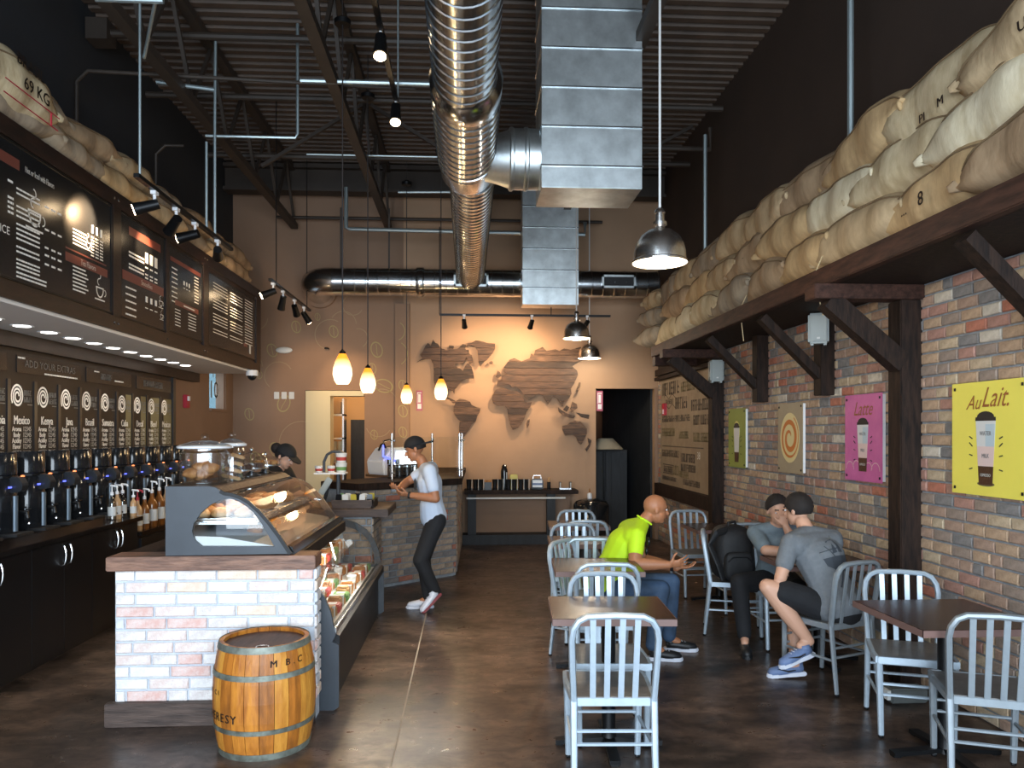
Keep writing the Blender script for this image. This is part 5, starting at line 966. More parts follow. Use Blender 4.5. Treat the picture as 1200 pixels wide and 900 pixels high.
# ================================================================ SACKS
def sack_mesh(seed, L, W, H):
    rn = random.Random(seed); n, m = 26, 22; q = []; ph = [rn.uniform(0, 6.28) for _ in range(8)]
    for i in range(m+1):
        f = i/m; x = (f-.5)*L; e = abs(2*f-1); prof = (1-e**2.3)**.62 if e < 1 else 0
        prof = max(prof, .07); hz = H/2*prof; wy = W/2*(.80+.20*(1-e**4))*(1+.05*math.cos(6*PI*f+ph[7]))
        for k in range(n):
            a = 2*PI*k/n; ca, sa = math.cos(a), math.sin(a); s = lambda v, p: math.copysign(abs(v)**p, v)
            wr = 1+.018*math.sin(5*a+ph[0]+4*f)+.015*math.sin(5*f*PI+ph[1])*math.sin(a+ph[2])+(.06*math.sin(9*a+ph[3])*e**3)+.012*math.sin(11*f+3*a+ph[4])
            y = wy*s(ca, .75)*wr; z = hz*s(sa, .8)*wr
            if z < 0: z *= .85
            q.append((x+.02*math.sin(3*a+ph[5])*e, y, z+.02*math.sin(PI*f*1.5+ph[6])))
    mb = MB(); mb.add(q, [(i*n+k, i*n+(k+1) % n, (i+1)*n+(k+1) % n, (i+1)*n+k) for i in range(m) for k in range(n)]+[tuple(range(n-1, -1, -1)), tuple(m*n+k for k in range(n))])
    return mb
def seam_mb(mb, H, k=2, n=26, m=22):
    pts = [mb.v[i*n+k]*1.0+Vector((0, .004, .003)) for i in range(m+1)]
    return MB().tube(pts, .0055, 5)
SK = {}
def sack(x, y, z, L, H, k, mt, lab, rz=PI/2, roll=0, W=.48, prints=None, string=False, group='burlap sacks on the right timber shelf', side=1, tilt=0):
    t = thing('burlap_sack', lab, 'sack', (x, y, z), 0, group)
    ORG[t.name] = Vector((0, 0, 0)); t.rotation_euler = (roll, tilt, rz)
    key = (k, round(L, 2), mt)
    sm_ = sack_mesh(k, L, W, H); b = obj('sack_body', sm_, BURLAP[mt], t, smooth=2)
    obj('seam', seam_mb(sm_, H, 2 if k % 3 else 3), 'seam', t)
    for q in (-1, 1): obj('tied_corner', MB().tube([(q*L*.44, W*.30, 0), (q*L*.485, W*.40, -.008), (q*(L*.51), W*.455, -.02)], [.05, .036, .02], 8, flat=.45), BURLAP[mt], t, smooth=2)
    if prints:
        G = frame((0, side*(W/2)*1.035, 0), (side*-1, 0, 0), (0, 0, 1)); m = MB()
        for tx, a, bz, s in prints: text(m, tx, G, a, bz, s, .012, bold=.002)
        obj('printed_letters', m, 'stencil', t)
    if string: obj('loose_string', MB().tube([(L*.3, side*W*.5, -.02), (L*.31, side*(W*.5+.05), -.12), (L*.32, side*(W*.5+.05), -.28), (L*.29, side*(W*.5+.05), -.44)], .004, 5), 'string', t)
    return t
ordn = ['nearest', 'second', 'third', 'fourth', 'fifth', 'sixth', 'seventh', 'eighth', 'ninth', 'tenth']
col = ['tan', 'pale tan', 'brown', 'cream white', 'golden tan', 'grey brown']
rn = random.Random(21)
for tier, (x, z, y0, n, L, H) in enumerate([(2.71, 3.0, 3.25, 9, 1.12, .41), (2.74, 3.29, 3.62, 8, 1.14, .44), (2.76, 3.57, 3.3, 9, 1.16, .47)]):
    cols = ([2, 4, 0, 4, 2, 5, 1, 3, 1], [3, 1, 3, 4, 2, 0, 4, 2], [0, 1, 4, 2, 0, 0, 5, 0, 5])[tier]
    for k in range(n):
        y = y0+k*.80; pr = None; yy = y
        if y > 10.1: continue
        if tier == 0 and k == 1: pr = [('8', .0, -.03, .11), ('...', -.16, -.04, .09)]
        if tier == 2 and k == 1: pr = [('M', .10, -.10, .07), ('PI', -.05, -.12, .07)]
        if tier == 2 and k == 0: pr = [('UNIE', 0, -.02, .08)]
        if tier == 1 and k == 4: pr = [('..', 0, .02, .07)]
        lab = '%s burlap sack, %s from the front in the %s tier on the right shelf' % (col[cols[k]], ordn[k], ('bottom', 'middle', 'top')[tier])
        sack(x+rn.uniform(-.02, .02), y, z+rn.uniform(-.012, .012)-(.05 if tier == 2 and k > 6 else 0), L, H, 100+tier*20+k, cols[k], lab, PI/2+rn.uniform(-.09, .09), roll=rn.uniform(-.08, .08), W=.48, prints=pr, string=(tier == 0 and k in (2, 4)), side=1, tilt=rn.uniform(.04, .12))
for k, (x, y, z, mt) in enumerate(((2.60, 10.15, 2.98, 5), (2.66, 10.3, 3.28, 5), (2.70, 10.35, 3.52, 0))):
    sack(x, y, z, .7, .32, 180+k, mt, 'crumpled grey tan sack hanging past the far end of the right shelf, %s' % ('lowest', 'middle one', 'top one')[k], PI/2+.35-.1*k, W=.5)
gl = 'burlap sacks on the menu canopy'
for tier, (x, z, y0, n, L, H) in enumerate([(-3.05, 3.75, 4.2, 9, 1.05, .31), (-3.15, 3.99, 4.6, 8, 1.08, .30)]):
    for k in range(n):
        mt = [(0, 5, 5, 4, 0, 5, 0, 2, 5), (1, 5, 2, 0, 5, 2, 5, 2)][tier][k]; pr = None
        if y0+k*.8 > 10.4: continue
        if tier == 0 and k == 1: pass
        s = sack(x+rn.uniform(-.02, .02), y0+k*.80, z, L, H, 300+tier*20+k, mt, '%s burlap sack, %s from the front in the %s tier above the menu boards' % (col[mt], ordn[k], ('lower', 'upper')[tier]), -PI/2+rn.uniform(-.08, .08), W=.46, group=gl, side=1, tilt=rn.uniform(-.05, .05))
t = sack(-2.96, 4.98, 3.86, .86, .44, 350, 1, 'printed cream sack with 69 KG and red lines at the left edge of the photo', -PI/2, W=.44, group=gl, side=1, prints=[('69 KG', .05, .0, .11), ('BRASIL', -.02, .12, .10)])
m = MB(); G = frame((0, .236, 0), (-1, 0, 0), (0, 0, 1)); rect(m, G, -.3, .3, -.07, -.062, .01, .012); rect(m, G, -.3, .3, -.15, -.142, .0, .002); rect(m, G, .2, .208, -.15, -.07, .004, .012); obj('red_lines', m, 'red', t)
# ================================================================ BARREL
bx, by = -1.11, 4.285
t = thing('oak_barrel', 'small orange oak barrel with steel hoops in front of the brick counter', 'barrel', (bx, by, 0))
rb = lambda z: .235+.036*(1-((z-.29)/.29)**2); NS = 22
rn = random.Random(2)
for k in range(NS):
    a0, a1 = 2*PI*k/NS+.006, 2*PI*(k+1)/NS-.006; q = []; ZZ = [0, .08, .2, .3, .4, .5, .585]
    for z in ZZ:
        r = rb(z)
        for rr, aa in ((r, a0), (r*1.003, (a0+a1)/2), (r, a1), (r-.022, a1), (r-.022, a0)): q.append((bx+rr*math.cos(aa), by+rr*math.sin(aa), z))
    n = 5; m = MB().add(q, [(i*n+j, i*n+(j+1) % n, (i+1)*n+(j+1) % n, (i+1)*n+j) for i in range(len(ZZ)-1) for j in range(n)]+[(0, 1, 2, 3, 4), tuple(len(ZZ)*n-n+j for j in (4, 3, 2, 1, 0))])
    obj('stave', m, rn.choice(('stave_1', 'stave_1', 'stave_2', 'stave_3')), t)
obj('barrel_head', MB().lathe([(.222, .55), (.222, .562), (.0, .563)], (bx, by, 0), 40, caps=False), 'barrel_head', t); obj('bung_ring', MB().lathe([(.03, .563), (.035, .567), (.03, .567)], (bx+.02, by-.13, 0), 16, caps=False), 'nickel', t)
for z0, z1 in ((.0, .035), (.14, .165), (.42, .448), (.555, .588)):
    obj('hoop', MB().lathe([(rb(z0)+.001, z0), (rb(z0)+.005, z0), (rb(z1)+.005, z1), (rb(z1)+.001, z1)], (bx, by, 0), 44, caps=False), 'hoop', t, smooth=True)
def around(txt, a_mid, z, size, nm, step=.8):
    m = MB(); L = len(txt)
    for i, ch in enumerate(txt):
        if ch == ' ': continue
        a = a_mid+(i-(L-1)/2)*size*step/.27; r = rb(z)+.0025; fr = frame((bx+r*math.cos(a), by+r*math.sin(a), z), (-math.sin(a), math.cos(a), 0), (0, 0, 1)); text(m, ch, fr, 0, 0, size, .001, bold=.0012)
    obj(nm, m, 'stencil', t)
around('M B.C', -PI/2+.72, .50, .050, 'stencil_lettering'); around('K CI', -PI/2-.92, .345, .036, 'stencil_lettering'); around('HERESY', -PI/2-.72, .22, .062, 'stencil_lettering', .62)
# ================================================================ TABLES AND CHAIRS
def table(x, y, rz, sx, sy, lab, first=[None]):
    t = thing('cafe_table', lab, 'table', (0, 0, 0), 0, 'dark square cafe tables')
    obj('tabletop', MB().box(-sx/2+.003, sx/2-.003, -sy/2+.003, sy/2-.003, .712, .75), 'table_top', t, bevel=.003); obj('edge_band', MB().box(-sx/2, sx/2, -sy/2, -sy/2+.0029, .714, .748).box(-sx/2, sx/2, sy/2-.0029, sy/2, .714, .748).box(-sx/2, -sx/2+.0029, -sy/2, sy/2, .714, .748).box(sx/2-.0029, sx/2, -sy/2, sy/2, .714, .748), 'table_edge', t)
    obj('column', MB().lathe([(.05, .02), (.042, .04), (.038, .1), (.038, .69), (.1, .70), (.1, .712)], (0, 0, 0), 18), 'black_metal', t, smooth=True)
    for q in range(4):
        a = q*PI/2+PI/2*.0; u = Vector((math.cos(a), math.sin(a), 0)); obj('foot', MB().bar(u*.02+Vector((0, 0, .035)), u*.29+Vector((0, 0, .018)), .055, .022).box(u.x*.27-.02, u.x*.27+.02, u.y*.27-.02, u.y*.27+.02, 0, .01), 'black_metal', t)
    t.location = (x, y, 0); t.rotation_euler = (0, 0, rz); return t
table(.77, 4.17, -.063, .64, .56, 'nearest table of the left row with two empty metal chairs')
table(.93, 5.53, -.063, .62, .60, 'second table of the left row beside the man in lime green')
table(1.03, 6.80, -.063, .62, .58, 'third table of the left row behind the man in lime green')
table(1.16, 8.04, -.063, .62, .58, 'farthest table of the left row near the condiment station')
table(2.52, 3.92, 0, .66, .68, 'nearest table by the brick wall at the right of the photo')
table(2.63, 5.62, 0, .70, .52, 'table by the brick wall between the two seated people')
table(2.57, 7.72, 0, .64, .60, 'farthest table by the brick wall beyond the backpack')
def chair_proto(m='alu'):
    t = thing('metal_chair', 'x', 'chair', (0, 0, 0), 0, 'brushed aluminium slat back chairs')
    seat = MB(); pts = []
    P = [(-.20, .21), (.20, .21), (.205, .10), (.19, -.20), (-.19, -.20), (-.205, .10)]
    obj('seat', MB().prism(P, lambda a, b, c: Vector((a, b, c)), .435, .452), 'seat_pad' if m == 'alu' else 'seat_pad', t, bevel=.006)
    fr = MB()
    for a, b in (((-.19, -.20, .435), (-.205, .10, .435)), ((-.205, .10, .435), (-.20, .21, .435)), ((-.20, .21, .435), (.20, .21, .435)), ((.20, .21, .435), (.205, .10, .435)), ((.205, .10, .435), (.19, -.20, .435)), ((-.19, -.195, .43), (.19, -.195, .43))): fr.bar(a, b, .022, .038)
    obj('seat_frame', fr, m, t, bevel=.003)
    yb = lambda z: -.205-(.065*((z-.44)/.42) if z > .44 else -.0+(.05*((.44-z)/.44)))
    hoop = [(-.19, yb(.44), .44), (-.198, yb(.6), .6), (-.203, yb(.74), .74), (-.195, yb(.79), .79), (-.17, yb(.83), .83), (-.13, yb(.85), .85), (0, yb(.855), .855), (.13, yb(.85), .85), (.17, yb(.83), .83), (.195, yb(.79), .79), (.203, yb(.74), .74), (.198, yb(.6), .6), (.19, yb(.44), .44)]
    obj('back_hoop', MB().tube(hoop, .0195, 8, flat=.85, side=(0, 1, 0)), m, t, smooth=True)
    for s in (-1, 1): obj('leg', MB().tube([(s*.19, yb(.45), .45), (s*.19, yb(.2), .2), (s*.192, yb(.015), .015)], [.018, .017, .015], 8, flat=.85), m, t, smooth=True)
    for s in (-1, 1): obj('leg', MB().tube([(s*.19, .195, .435), (s*.185, .20, .2), (s*.182, .205, .015)], [.019, .018, .016], 8), m, t, smooth=True)
    for sx_, sy_ in ((-1, -1), (1, -1), (-1, 1), (1, 1)): obj('foot_glide', MB().lathe([(.013, 0), (.015, .006), (.011, .016)], (sx_*(.192 if sy_ < 0 else .182), yb(0) if sy_ < 0 else .205, 0), 8), 'black_metal', t)
    for k in range(4): x = -.105+.07*k; obj('slat', MB().bar((x*.95, yb(.45), .45), (x, yb(.845), .845), .028, .008, up=(0, 1, 0)), m, t, bevel=.002)
    for z in (.30, .24):
        obj('stretcher', MB().tube([(-.19, yb(z), z), (.19, yb(z), z)], .009, 6), m, t, smooth=True); obj('stretcher', MB().tube([(-.185, .2, z), (.185, .2, z)], .009, 6), m, t, smooth=True)
    for s in (-1, 1): obj('stretcher', MB().tube([(s*.19, yb(.22), .22), (s*.185, .2, .22)], .009, 6), m, t, smooth=True)
    return t
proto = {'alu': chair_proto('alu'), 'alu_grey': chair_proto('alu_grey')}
CH = [('alu', .70, 3.80, -.05, 'nearest empty metal chair seen from behind at the first table of the left row'), ('alu', .80, 4.33, PI-.06, 'empty metal chair facing the camera at the first table of the left row'),
      ('alu', .92, 5.19, -.06, 'empty metal chair backed against the first pair, near side of the second table'), ('alu', .95, 5.85, R(233), 'angled metal chair the man in lime green sits on'),
      ('alu', 1.0, 6.38, -.06, 'metal chair on the near side of the third table, mostly hidden behind the angled chair'), ('alu', .96, 6.83, PI-.06, 'metal chair facing the camera at the third table of the left row'),
      ('alu', 1.16, 7.60, -.06, 'metal chair on the near side of the farthest left table'), ('alu', 1.17, 8.08, PI-.06, 'farthest metal chair of the left row facing the camera'),
      ('alu', 2.41, 8.0, PI+.05, 'metal chair facing the camera at the farthest table by the wall'), ('alu', 2.59, 7.31, .05, 'metal chair seen from behind just beyond the backpack'),
      ('alu', 2.29, 6.465, R(-107.5), 'metal chair turned sideways holding the black backpack'), ('alu', 2.52, 6.07, PI, 'metal chair of the seated person resting an arm on the table'),
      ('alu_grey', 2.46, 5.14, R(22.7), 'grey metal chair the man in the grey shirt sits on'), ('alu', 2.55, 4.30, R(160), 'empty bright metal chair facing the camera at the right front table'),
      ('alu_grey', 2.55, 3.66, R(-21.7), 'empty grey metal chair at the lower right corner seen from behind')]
bpy.context.view_layer.update(); used = set()
for m_, x, y, r, lab in CH:
    if m_ not in used: used.add(m_); c = proto[m_]; c.location = (x, y, 0); c.rotation_euler = (0, 0, r); c['label'] = lab
    else: copy_tree(proto[m_], (x, y, 0), r, lab)
t = thing('floor_box', 'grey metal floor box under the bright chair by the wall', 'box', (2.80, 4.72, 0)); obj('case', MB().box(2.66, 2.90, 4.68, 4.80, 0, .09), 'outlet_grey', t, bevel=.01); obj('socket_face', MB().box(2.64, 2.66, 4.69, 4.79, .02, .08), 'paper', t)
# backpack
t = thing('backpack', 'bulky black backpack sitting on the sideways metal chair', 'backpack', (2.26, 6.5, .455))
def rbox(mb, c, s, e=4, n=22, m=14, rot=None):
    q = []
    for i in range(m+1):
        th = PI*i/m-PI/2
        for k in range(n):
            a = 2*PI*k/n; f = lambda v, p: math.copysign(abs(v)**p, v)
            p = Vector((s[0]*f(math.cos(th), 2/e)*f(math.cos(a), 2/e), s[1]*f(math.cos(th), 2/e)*f(math.sin(a), 2/e), s[2]*f(math.sin(th), 2/e)))
            if rot is not None: p = rot @ p
            q.append(Vector(c)+p)
    return mb.add(q, [(i*n+k, i*n+(k+1) % n, (i+1)*n+(k+1) % n, (i+1)*n+k) for i in range(m) for k in range(n)])
obj('main_bag', rbox(MB(), (2.24, 6.42, .69), (.165, .17, .235), e=3.4), 'bag_black', t, smooth=2); obj('front_pocket', rbox(MB(), (2.24, 6.24, .60), (.12, .045, .12)), 'bag_black', t, smooth=2); obj('side_pocket', rbox(MB(), (2.41, 6.42, .60), (.04, .11, .12)), 'bag_black', t, smooth=2)
obj('top_handle', MB().tube([(2.20, 6.38, .91), (2.20, 6.38, .945), (2.27, 6.42, .95), (2.29, 6.44, .91)], .012, 8), 'bag_black', t); obj('shoulder_strap', MB().tube([(2.16, 6.3, .89), (2.05, 6.22, .88), (2.0, 6.24, .78), (2.06, 6.2, .62), (2.1, 6.2, .5)], .03, 8, flat=.4), 'bag_black', t)
obj('zip', MB().tube([(2.14, 6.205, .64), (2.18, 6.195, .68), (2.30, 6.195, .68), (2.34, 6.205, .64)], .005, 5), 'black_metal', t)
# ================================================================ PEOPLE
def V(*a): return Vector(a)
def cap(mb, p0, p1, r0, r1, side=None, flat=1, bulge=0):
    p0, p1 = Vector(p0), Vector(p1); d = (p1-p0).normalized(); L = (p1-p0).length; pts = []; rr = []
    for k in range(1, 5): a = PI/2*k/5; pts.append(p0-d*(r0*min(flat, 1)*math.cos(a))); rr.append(r0*math.sin(a))
    for k in range(7):
        f = k/6; pts.append(p0+d*L*f); rr.append(r0+(r1-r0)*f+bulge*math.sin(PI*f))
    for k in range(4, 0, -1): a = PI/2*k/5; pts.append(p1+d*(r1*min(flat, 1)*math.cos(a))); rr.append(r1*math.sin(a))
    return mb.tube(pts, rr, 14, flat=flat, side=side)
def remesh(name, mb, m, parent, vox=.008, it=4, fac=.5):
    me = bpy.data.meshes.new('tmp'); me.from_pydata(mb.v, [], mb.f); o = bpy.data.objects.new('tmp', me); C.objects.link(o)
    bm = bmesh.new(); bm.from_mesh(me); bmesh.ops.recalc_face_normals(bm, faces=bm.faces); bm.to_mesh(me); bm.free()
    r = o.modifiers.new('r', 'REMESH'); r.mode = 'VOXEL'; r.voxel_size = vox; s = o.modifiers.new('s', 'SMOOTH'); s.iterations = it; s.factor = fac
    dg = bpy.context.evaluated_depsgraph_get(); dg.update(); ev = o.evaluated_get(dg); n = bpy.data.meshes.new_from_object(ev); n.name = name
    bpy.data.objects.remove(o); org = ORG[parent.name]; n.transform(Matrix.Translation(-org)); n.materials.clear(); n.materials.append(M[m])
    n.polygons.foreach_set('use_smooth', [True]*len(n.polygons)); q = bpy.data.objects.new(name, n); C.objects.link(q); q.parent = parent; ORG[q.name] = org; return q
def hand(mb, wr, d, palm, curl=.5, side=1, spread=.22, thumb_open=.6, s=1.0):
    """d: direction of the hand, palm: the way the palm faces, side: +1/-1 which side the thumb leaves"""
    d = Vector(d).normalized(); n = Vector(palm); n = (n-d*n.dot(d)).normalized(); u = d.cross(n)*side; wr = Vector(wr)
    cap(mb, wr+d*.01*s, wr+d*.075*s, .029*s, .038*s, side=u, flat=.42)
    for i, (off, L) in enumerate(((.030, .072), (.010, .080), (-.011, .074), (-.031, .058))):
        p = wr+d*.078*s+u*off*s; dd = (d+u*spread*(off/.03)*.5).normalized(); r = .0085*s
        for j, f in enumerate((.45, .32, .23)):
            c = curl*(.5+.5*j); q = (dd*math.cos(c)+n*math.sin(c)); e = p+q*L*f*s*1.05; cap(mb, p, e, r, r*.93); p = e; dd = q; r *= .93
    p = wr+d*.025*s+u*.028*s; q = (d*.55+u*thumb_open+n*.35).normalized(); e = p+q*.040*s; cap(mb, p, e, .012*s, .0105*s); q = (q+d*.5).normalized(); cap(mb, e, e+q*.032*s, .0105*s, .009*s)
def head(mb, c, f, up, s=1.0):
    c = Vector(c); f = Vector(f).normalized(); up = Vector(up); up = (up-f*up.dot(f)).normalized(); r = f.cross(up); Mx = Matrix((r, f, up)).transposed()
    mb.ell(c+up*.03*s-f*.01*s, (.074*s, .092*s, .085*s), 18, 12, Mx); mb.ell(c-up*.035*s+f*.022*s, (.056*s, .064*s, .072*s), 16, 10, Mx); mb.ell(c-up*.085*s+f*.055*s, (.026*s, .024*s, .02*s), 12, 8, Mx)
    cap(mb, c+f*.082*s+up*.012*s, c+f*.102*s-up*.024*s, .008*s, .013*s); mb.ell(c+f*.083*s-up*.055*s, (.022*s, .009*s, .007*s), 10, 6, Mx); mb.ell(c+f*.076*s+up*.028*s, (.045*s, .012*s, .008*s), 10, 6, Mx)
    for q in (-1, 1): mb.ell(c+r*q*.076*s-up*.005*s-f*.008*s, (.008*s, .018*s, .030*s), 10, 8, Mx)
    return c, f, up, r, Mx
def face_bits(t, H, s=1.0):
    c, f, up, r, Mx = H; m = MB(); m2 = MB()
    for q in (-1, 1): m.ell(c+f*.080*s+r*q*.030*s+up*.008*s, (.011*s, .007*s, .007*s), 10, 6, Mx); m2.ell(c+f*.0865*s+r*q*.030*s+up*.008*s, (.005*s, .003*s, .005*s), 8, 5, Mx)
    e = obj('eyes', m, 'white_gloss', t, smooth=2); obj('pupils', m2, 'hair_dark', e, smooth=2)
    m = MB(); m.ell(c+f*.0895*s-up*.054*s, (.021*s, .006*s, .004*s), 10, 6, Mx); obj('mouth', m, 'lips', t, smooth=2)
    m = MB()
    for q in (-1, 1): m.bar(c+f*.087*s+r*q*.014*s+up*.030*s, c+f*.080*s+r*q*.045*s+up*.031*s, .007, .008)
    obj('eyebrows', m, 'hair_dark', t)
def shell(c, Mx, rad, m, parent, name, cut, vox=None):
    """a cap of hair: part of an ellipsoid around the skull"""
    mb = MB(); n, k = 26, 16; q = []; q2 = []
    for i in range(k+1):
        for j in range(n):
            a = 2*PI*j/n; th = (PI*.5+cut(a))*i/k; d = V(math.sin(th)*math.cos(a), math.sin(th)*math.sin(a), math.cos(th)); d *= 1+(.04*math.sin(a*11+i*1.3)*math.sin(i*1.1+a*5)+.02*math.sin(a*23+i*2.9) if name == 'hair' else 0)
            if i == 0: d = V(1e-4*math.cos(a), 1e-4*math.sin(a), 1)
            q.append(c+Mx @ V(d.x*rad[0], d.y*rad[1], d.z*rad[2])); q2.append(c+Mx @ V(d.x*rad[0]*.9, d.y*rad[1]*.9, d.z*rad[2]*.9))
    N = len(q); fs = [(i*n+j, (i+1)*n+j, (i+1)*n+(j+1) % n, i*n+(j+1) % n) for i in range(k) for j in range(n)]; fs += [tuple(x+N for x in f[::-1]) for f in fs]
    fs += [(k*n+j, N+k*n+j, N+k*n+(j+1) % n, k*n+(j+1) % n) for j in range(n)]
    return obj(name, mb.add(q+q2, fs), m, parent, smooth=2)
def shoe(t, heel, toe, m, sole='shoe_white', up=(0, 0, 1), s=1.0, laces='shoe_white', stripe=None):
    heel, toe = Vector(heel), Vector(toe); d = (toe-heel).normalized(); up = Vector(up); up = (up-d*up.dot(d)).normalized(); r = d.cross(up); Mx = Matrix((r, d, up)).transposed(); L = .27*s
    so = MB(); P = [(-.028, 0), (.028, 0), (.036, .06), (.033, .13), (.045, .20), (.038, .245), (.012, L), (-.012, L), (-.036, .245), (-.042, .20), (-.033, .13), (-.036, .06)]
    fr = lambda a, b, c: heel+r*a*s+d*b+up*c
    so.prism(P, fr, 0, .028); k = obj('shoe', MB().tube([heel+d*.02+up*.05, heel+d*.05+up*.055, heel+d*.12+up*.05, heel+d*.19+up*.04, heel+d*.24+up*.035, heel+d*.258+up*.03], [.030, .040, .040, .042, .034, .014], 16, flat=.85, side=r), m, t, smooth=2)
    obj('ankle_collar', MB().tube([heel+d*.055+up*.05, heel+d*.05+up*.095], [.040, .036], 16), m, k, smooth=2)
    obj('sole', so, sole, k, bevel=.006)
    la = MB()
    for q in range(4): la.bar(heel+d*(.12+.022*q)+up*(.088-.006*q)-r*.018, heel+d*(.12+.022*q)+up*(.088-.006*q)+r*.018, .006, .004)
    obj('laces', la, laces, k)
    if stripe: obj('side_mark', MB().tube([heel+d*.08+up*.05-r*.042, heel+d*.13+up*.045-r*.044, heel+d*.2+up*.065-r*.036], [.004, .007, .002], 6), stripe, k)
def build(name, label, J, skin, shirt, pants, loc, sleeve=.55, leg='long', bulk=1.0, vox=.007, limb=1.0, leg_part='trousers'):
    t = thing(name, label, 'person', loc); b = MB(); g = lambda k: Vector(J[k]); up = (g('neck')-g('pelvis')).normalized(); side = (g('shR')-g('shL')).normalized()
    pel, ch, nk = g('pelvis'), g('chest'), g('neck')
    def torso(mb, o):
        B = bulk; cap(mb, pel, (pel+ch)/2, .135*B+o, .13*B+o, side=side, flat=.74); cap(mb, (pel+ch)/2, ch, .13*B+o, .16*B+o, side=side, flat=.72); cap(mb, g('shL')*.8+ch*.2+up*.0, g('shR')*.8+ch*.2, .062*B+o, .062*B+o); cap(mb, ch, (ch+nk)/2+up*.0, .14*B+o, .09*B+o, side=side, flat=.74)
    for s in 'LR': cap(b, nk-up*.02, g('sh'+s), .052, .052)
    torso(b, 0); cap(b, (ch+nk)/2, nk+(g('head')-nk)*.35, .058, .052); H = head(b, g('head'), J['face'], g('head')-nk if 'hup' not in J else J['hup'])
    for s in 'LR':
        sh_, el, wr = g('sh'+s), g('el'+s), g('wr'+s); cap(b, sh_, el, .050*limb, .040*limb, bulge=.004); cap(b, el, wr, .042*limb, .026*limb, bulge=.006)
        if 'hand'+s in J: hd = J['hand'+s]; hand(b, wr, hd[0], hd[1], *hd[2:])
        hp, kn, an = g('hip'+s), g('kn'+s), g('an'+s); cap(b, hp, kn, .082, .056, bulge=.004); cap(b, kn, an, .056, .036, bulge=.012); cap(b, an, an+(g('toe'+s)-an)*.35, .035, .03)
    bd = remesh('body', b, skin, t, vox); face_bits(t, H)
    sm = MB(); torso(sm, .016)
    for s in 'LR': cap(sm, nk-up*.035, g('sh'+s), .062, .066)
    cap(sm, pel-up*.0, pel+up*.1, .166*bulk, .148*bulk, side=side, flat=.80)
    for s in 'LR': e = g('sh'+s)+(g('el'+s)-g('sh'+s))*sleeve; cap(sm, g('sh'+s), e, .067, .062)
    st = remesh('shirt', sm, shirt, t, .009, 3)
    pm = MB(); cap(pm, pel-up*.03, pel+up*.05, .150*bulk, .145*bulk, side=side, flat=.78)
    for s in 'LR':
        hp, kn, an = g('hip'+s), g('kn'+s), g('an'+s)
        if leg == 'long': cap(pm, hp, kn, .098, .072); cap(pm, kn, kn+(an-kn)*.95, .072, .055)
        else: cap(pm, hp, hp+(kn-hp)*.72, .104, .088)
    remesh(leg_part, pm, pants, t, .009, 3)
    return t, H, st
# --- man in the lime shirt
J = dict(pelvis=(1.06, 5.96, .53), chest=(1.24, 5.98, .82), neck=(1.39, 6.0, 1.01), head=(1.485, 6.0, 1.10), face=(1, 0, -.12), hup=(-.05, 0, 1), shL=(1.31, 6.18, .94), shR=(1.29, 5.80, .92),
         elR=(1.25, 5.70, .72), wrR=(1.50, 5.66, .72), handR=((1, -.05, .12), (.1, .9, .4), .30, 1, .5, 1.0), elL=(1.42, 6.12, .68), wrL=(1.63, 5.92, .65), handL=((1, -.1, .1), (0, 0, 1), .3, -1, .3, .8),
         hipR=(1.08, 5.86, .50), knR=(1.46, 5.74, .52), anR=(1.38, 5.68, .10), toeR=(1.56, 5.66, .03), hipL=(1.08, 6.06, .50), knL=(1.60, 5.97, .53), anL=(1.57, 5.92, .10), toeL=(1.76, 5.90, .03))
t, H, st = build('person', 'bald man in a lime green shirt leaning forward with hands out', J, 'skin_tan', 'hi_vis', 'denim', (1.06, 5.96, 0), limb=1.15, bulk=1.18)
shoe(t, (1.34, 5.69, 0), (1.6, 5.66, 0), 'shoe_black'); shoe(t, (1.53, 5.93, 0), (1.8, 5.90, 0), 'shoe_black')
obj('collar', MB().tube([(1.44, 5.95, .985), (1.40, 5.935, 1.015), (1.355, 5.96, 1.04), (1.34, 6.0, 1.05), (1.355, 6.04, 1.04), (1.40, 6.065, 1.015), (1.44, 6.05, .985)], .008, 8), 'hi_vis', t, smooth=True)
obj('wristband', MB().tube([(1.60, 5.945, .655), (1.62, 5.93, .652)], .036, 14), 'black_matte', t); obj('belt', MB().tube([(.95, 5.90, .58), (.94, 6.0, .60)], .03, 8), 'black_matte', t)
g = obj('sunglasses', MB().ell((1.40, 5.88, .86), (.012, .02, .035)).ell((1.38, 5.87, .79), (.012, .02, .03)), 'black_gloss', t, smooth=2)
# --- man in the grey shirt, back to us
J = dict(pelvis=(2.50, 5.06, .54), chest=(2.44, 5.20, .84), neck=(2.38, 5.30, 1.03), head=(2.36, 5.37, 1.15), face=(-.55, .8, -.12), hup=(-.1, .1, 1), shL=(2.22, 5.17, .95), shR=(2.60, 5.33, .95),
         elL=(2.12, 5.10, .72), wrL=(2.24, 5.33, .74), handL=((.5, .7, .1), (.6, -.5, -.2), .7, 1, .1, .5), elR=(2.66, 5.52, .76), wrR=(2.45, 5.60, .80), handR=((-1, .1, 0), (0, 0, -1), .5, 1, .1, .5),
         hipL=(2.42, 5.06, .52), knL=(2.03, 5.10, .66), anL=(2.30, 5.06, .30), toeL=(2.12, 5.03, .22), hipR=(2.56, 5.16, .52), knR=(2.36, 5.42, .52), anR=(2.28, 5.22, .10), toeR=(2.13, 5.24, .03))
t, H, st = build('person', 'dark haired man in a grey printed shirt and black shorts with bare legs', J, 'skin_pale', 'tee_grey', 'black_cloth', (2.5, 5.06, 0), sleeve=.6, leg='short', leg_part='shorts', bulk=1.14)
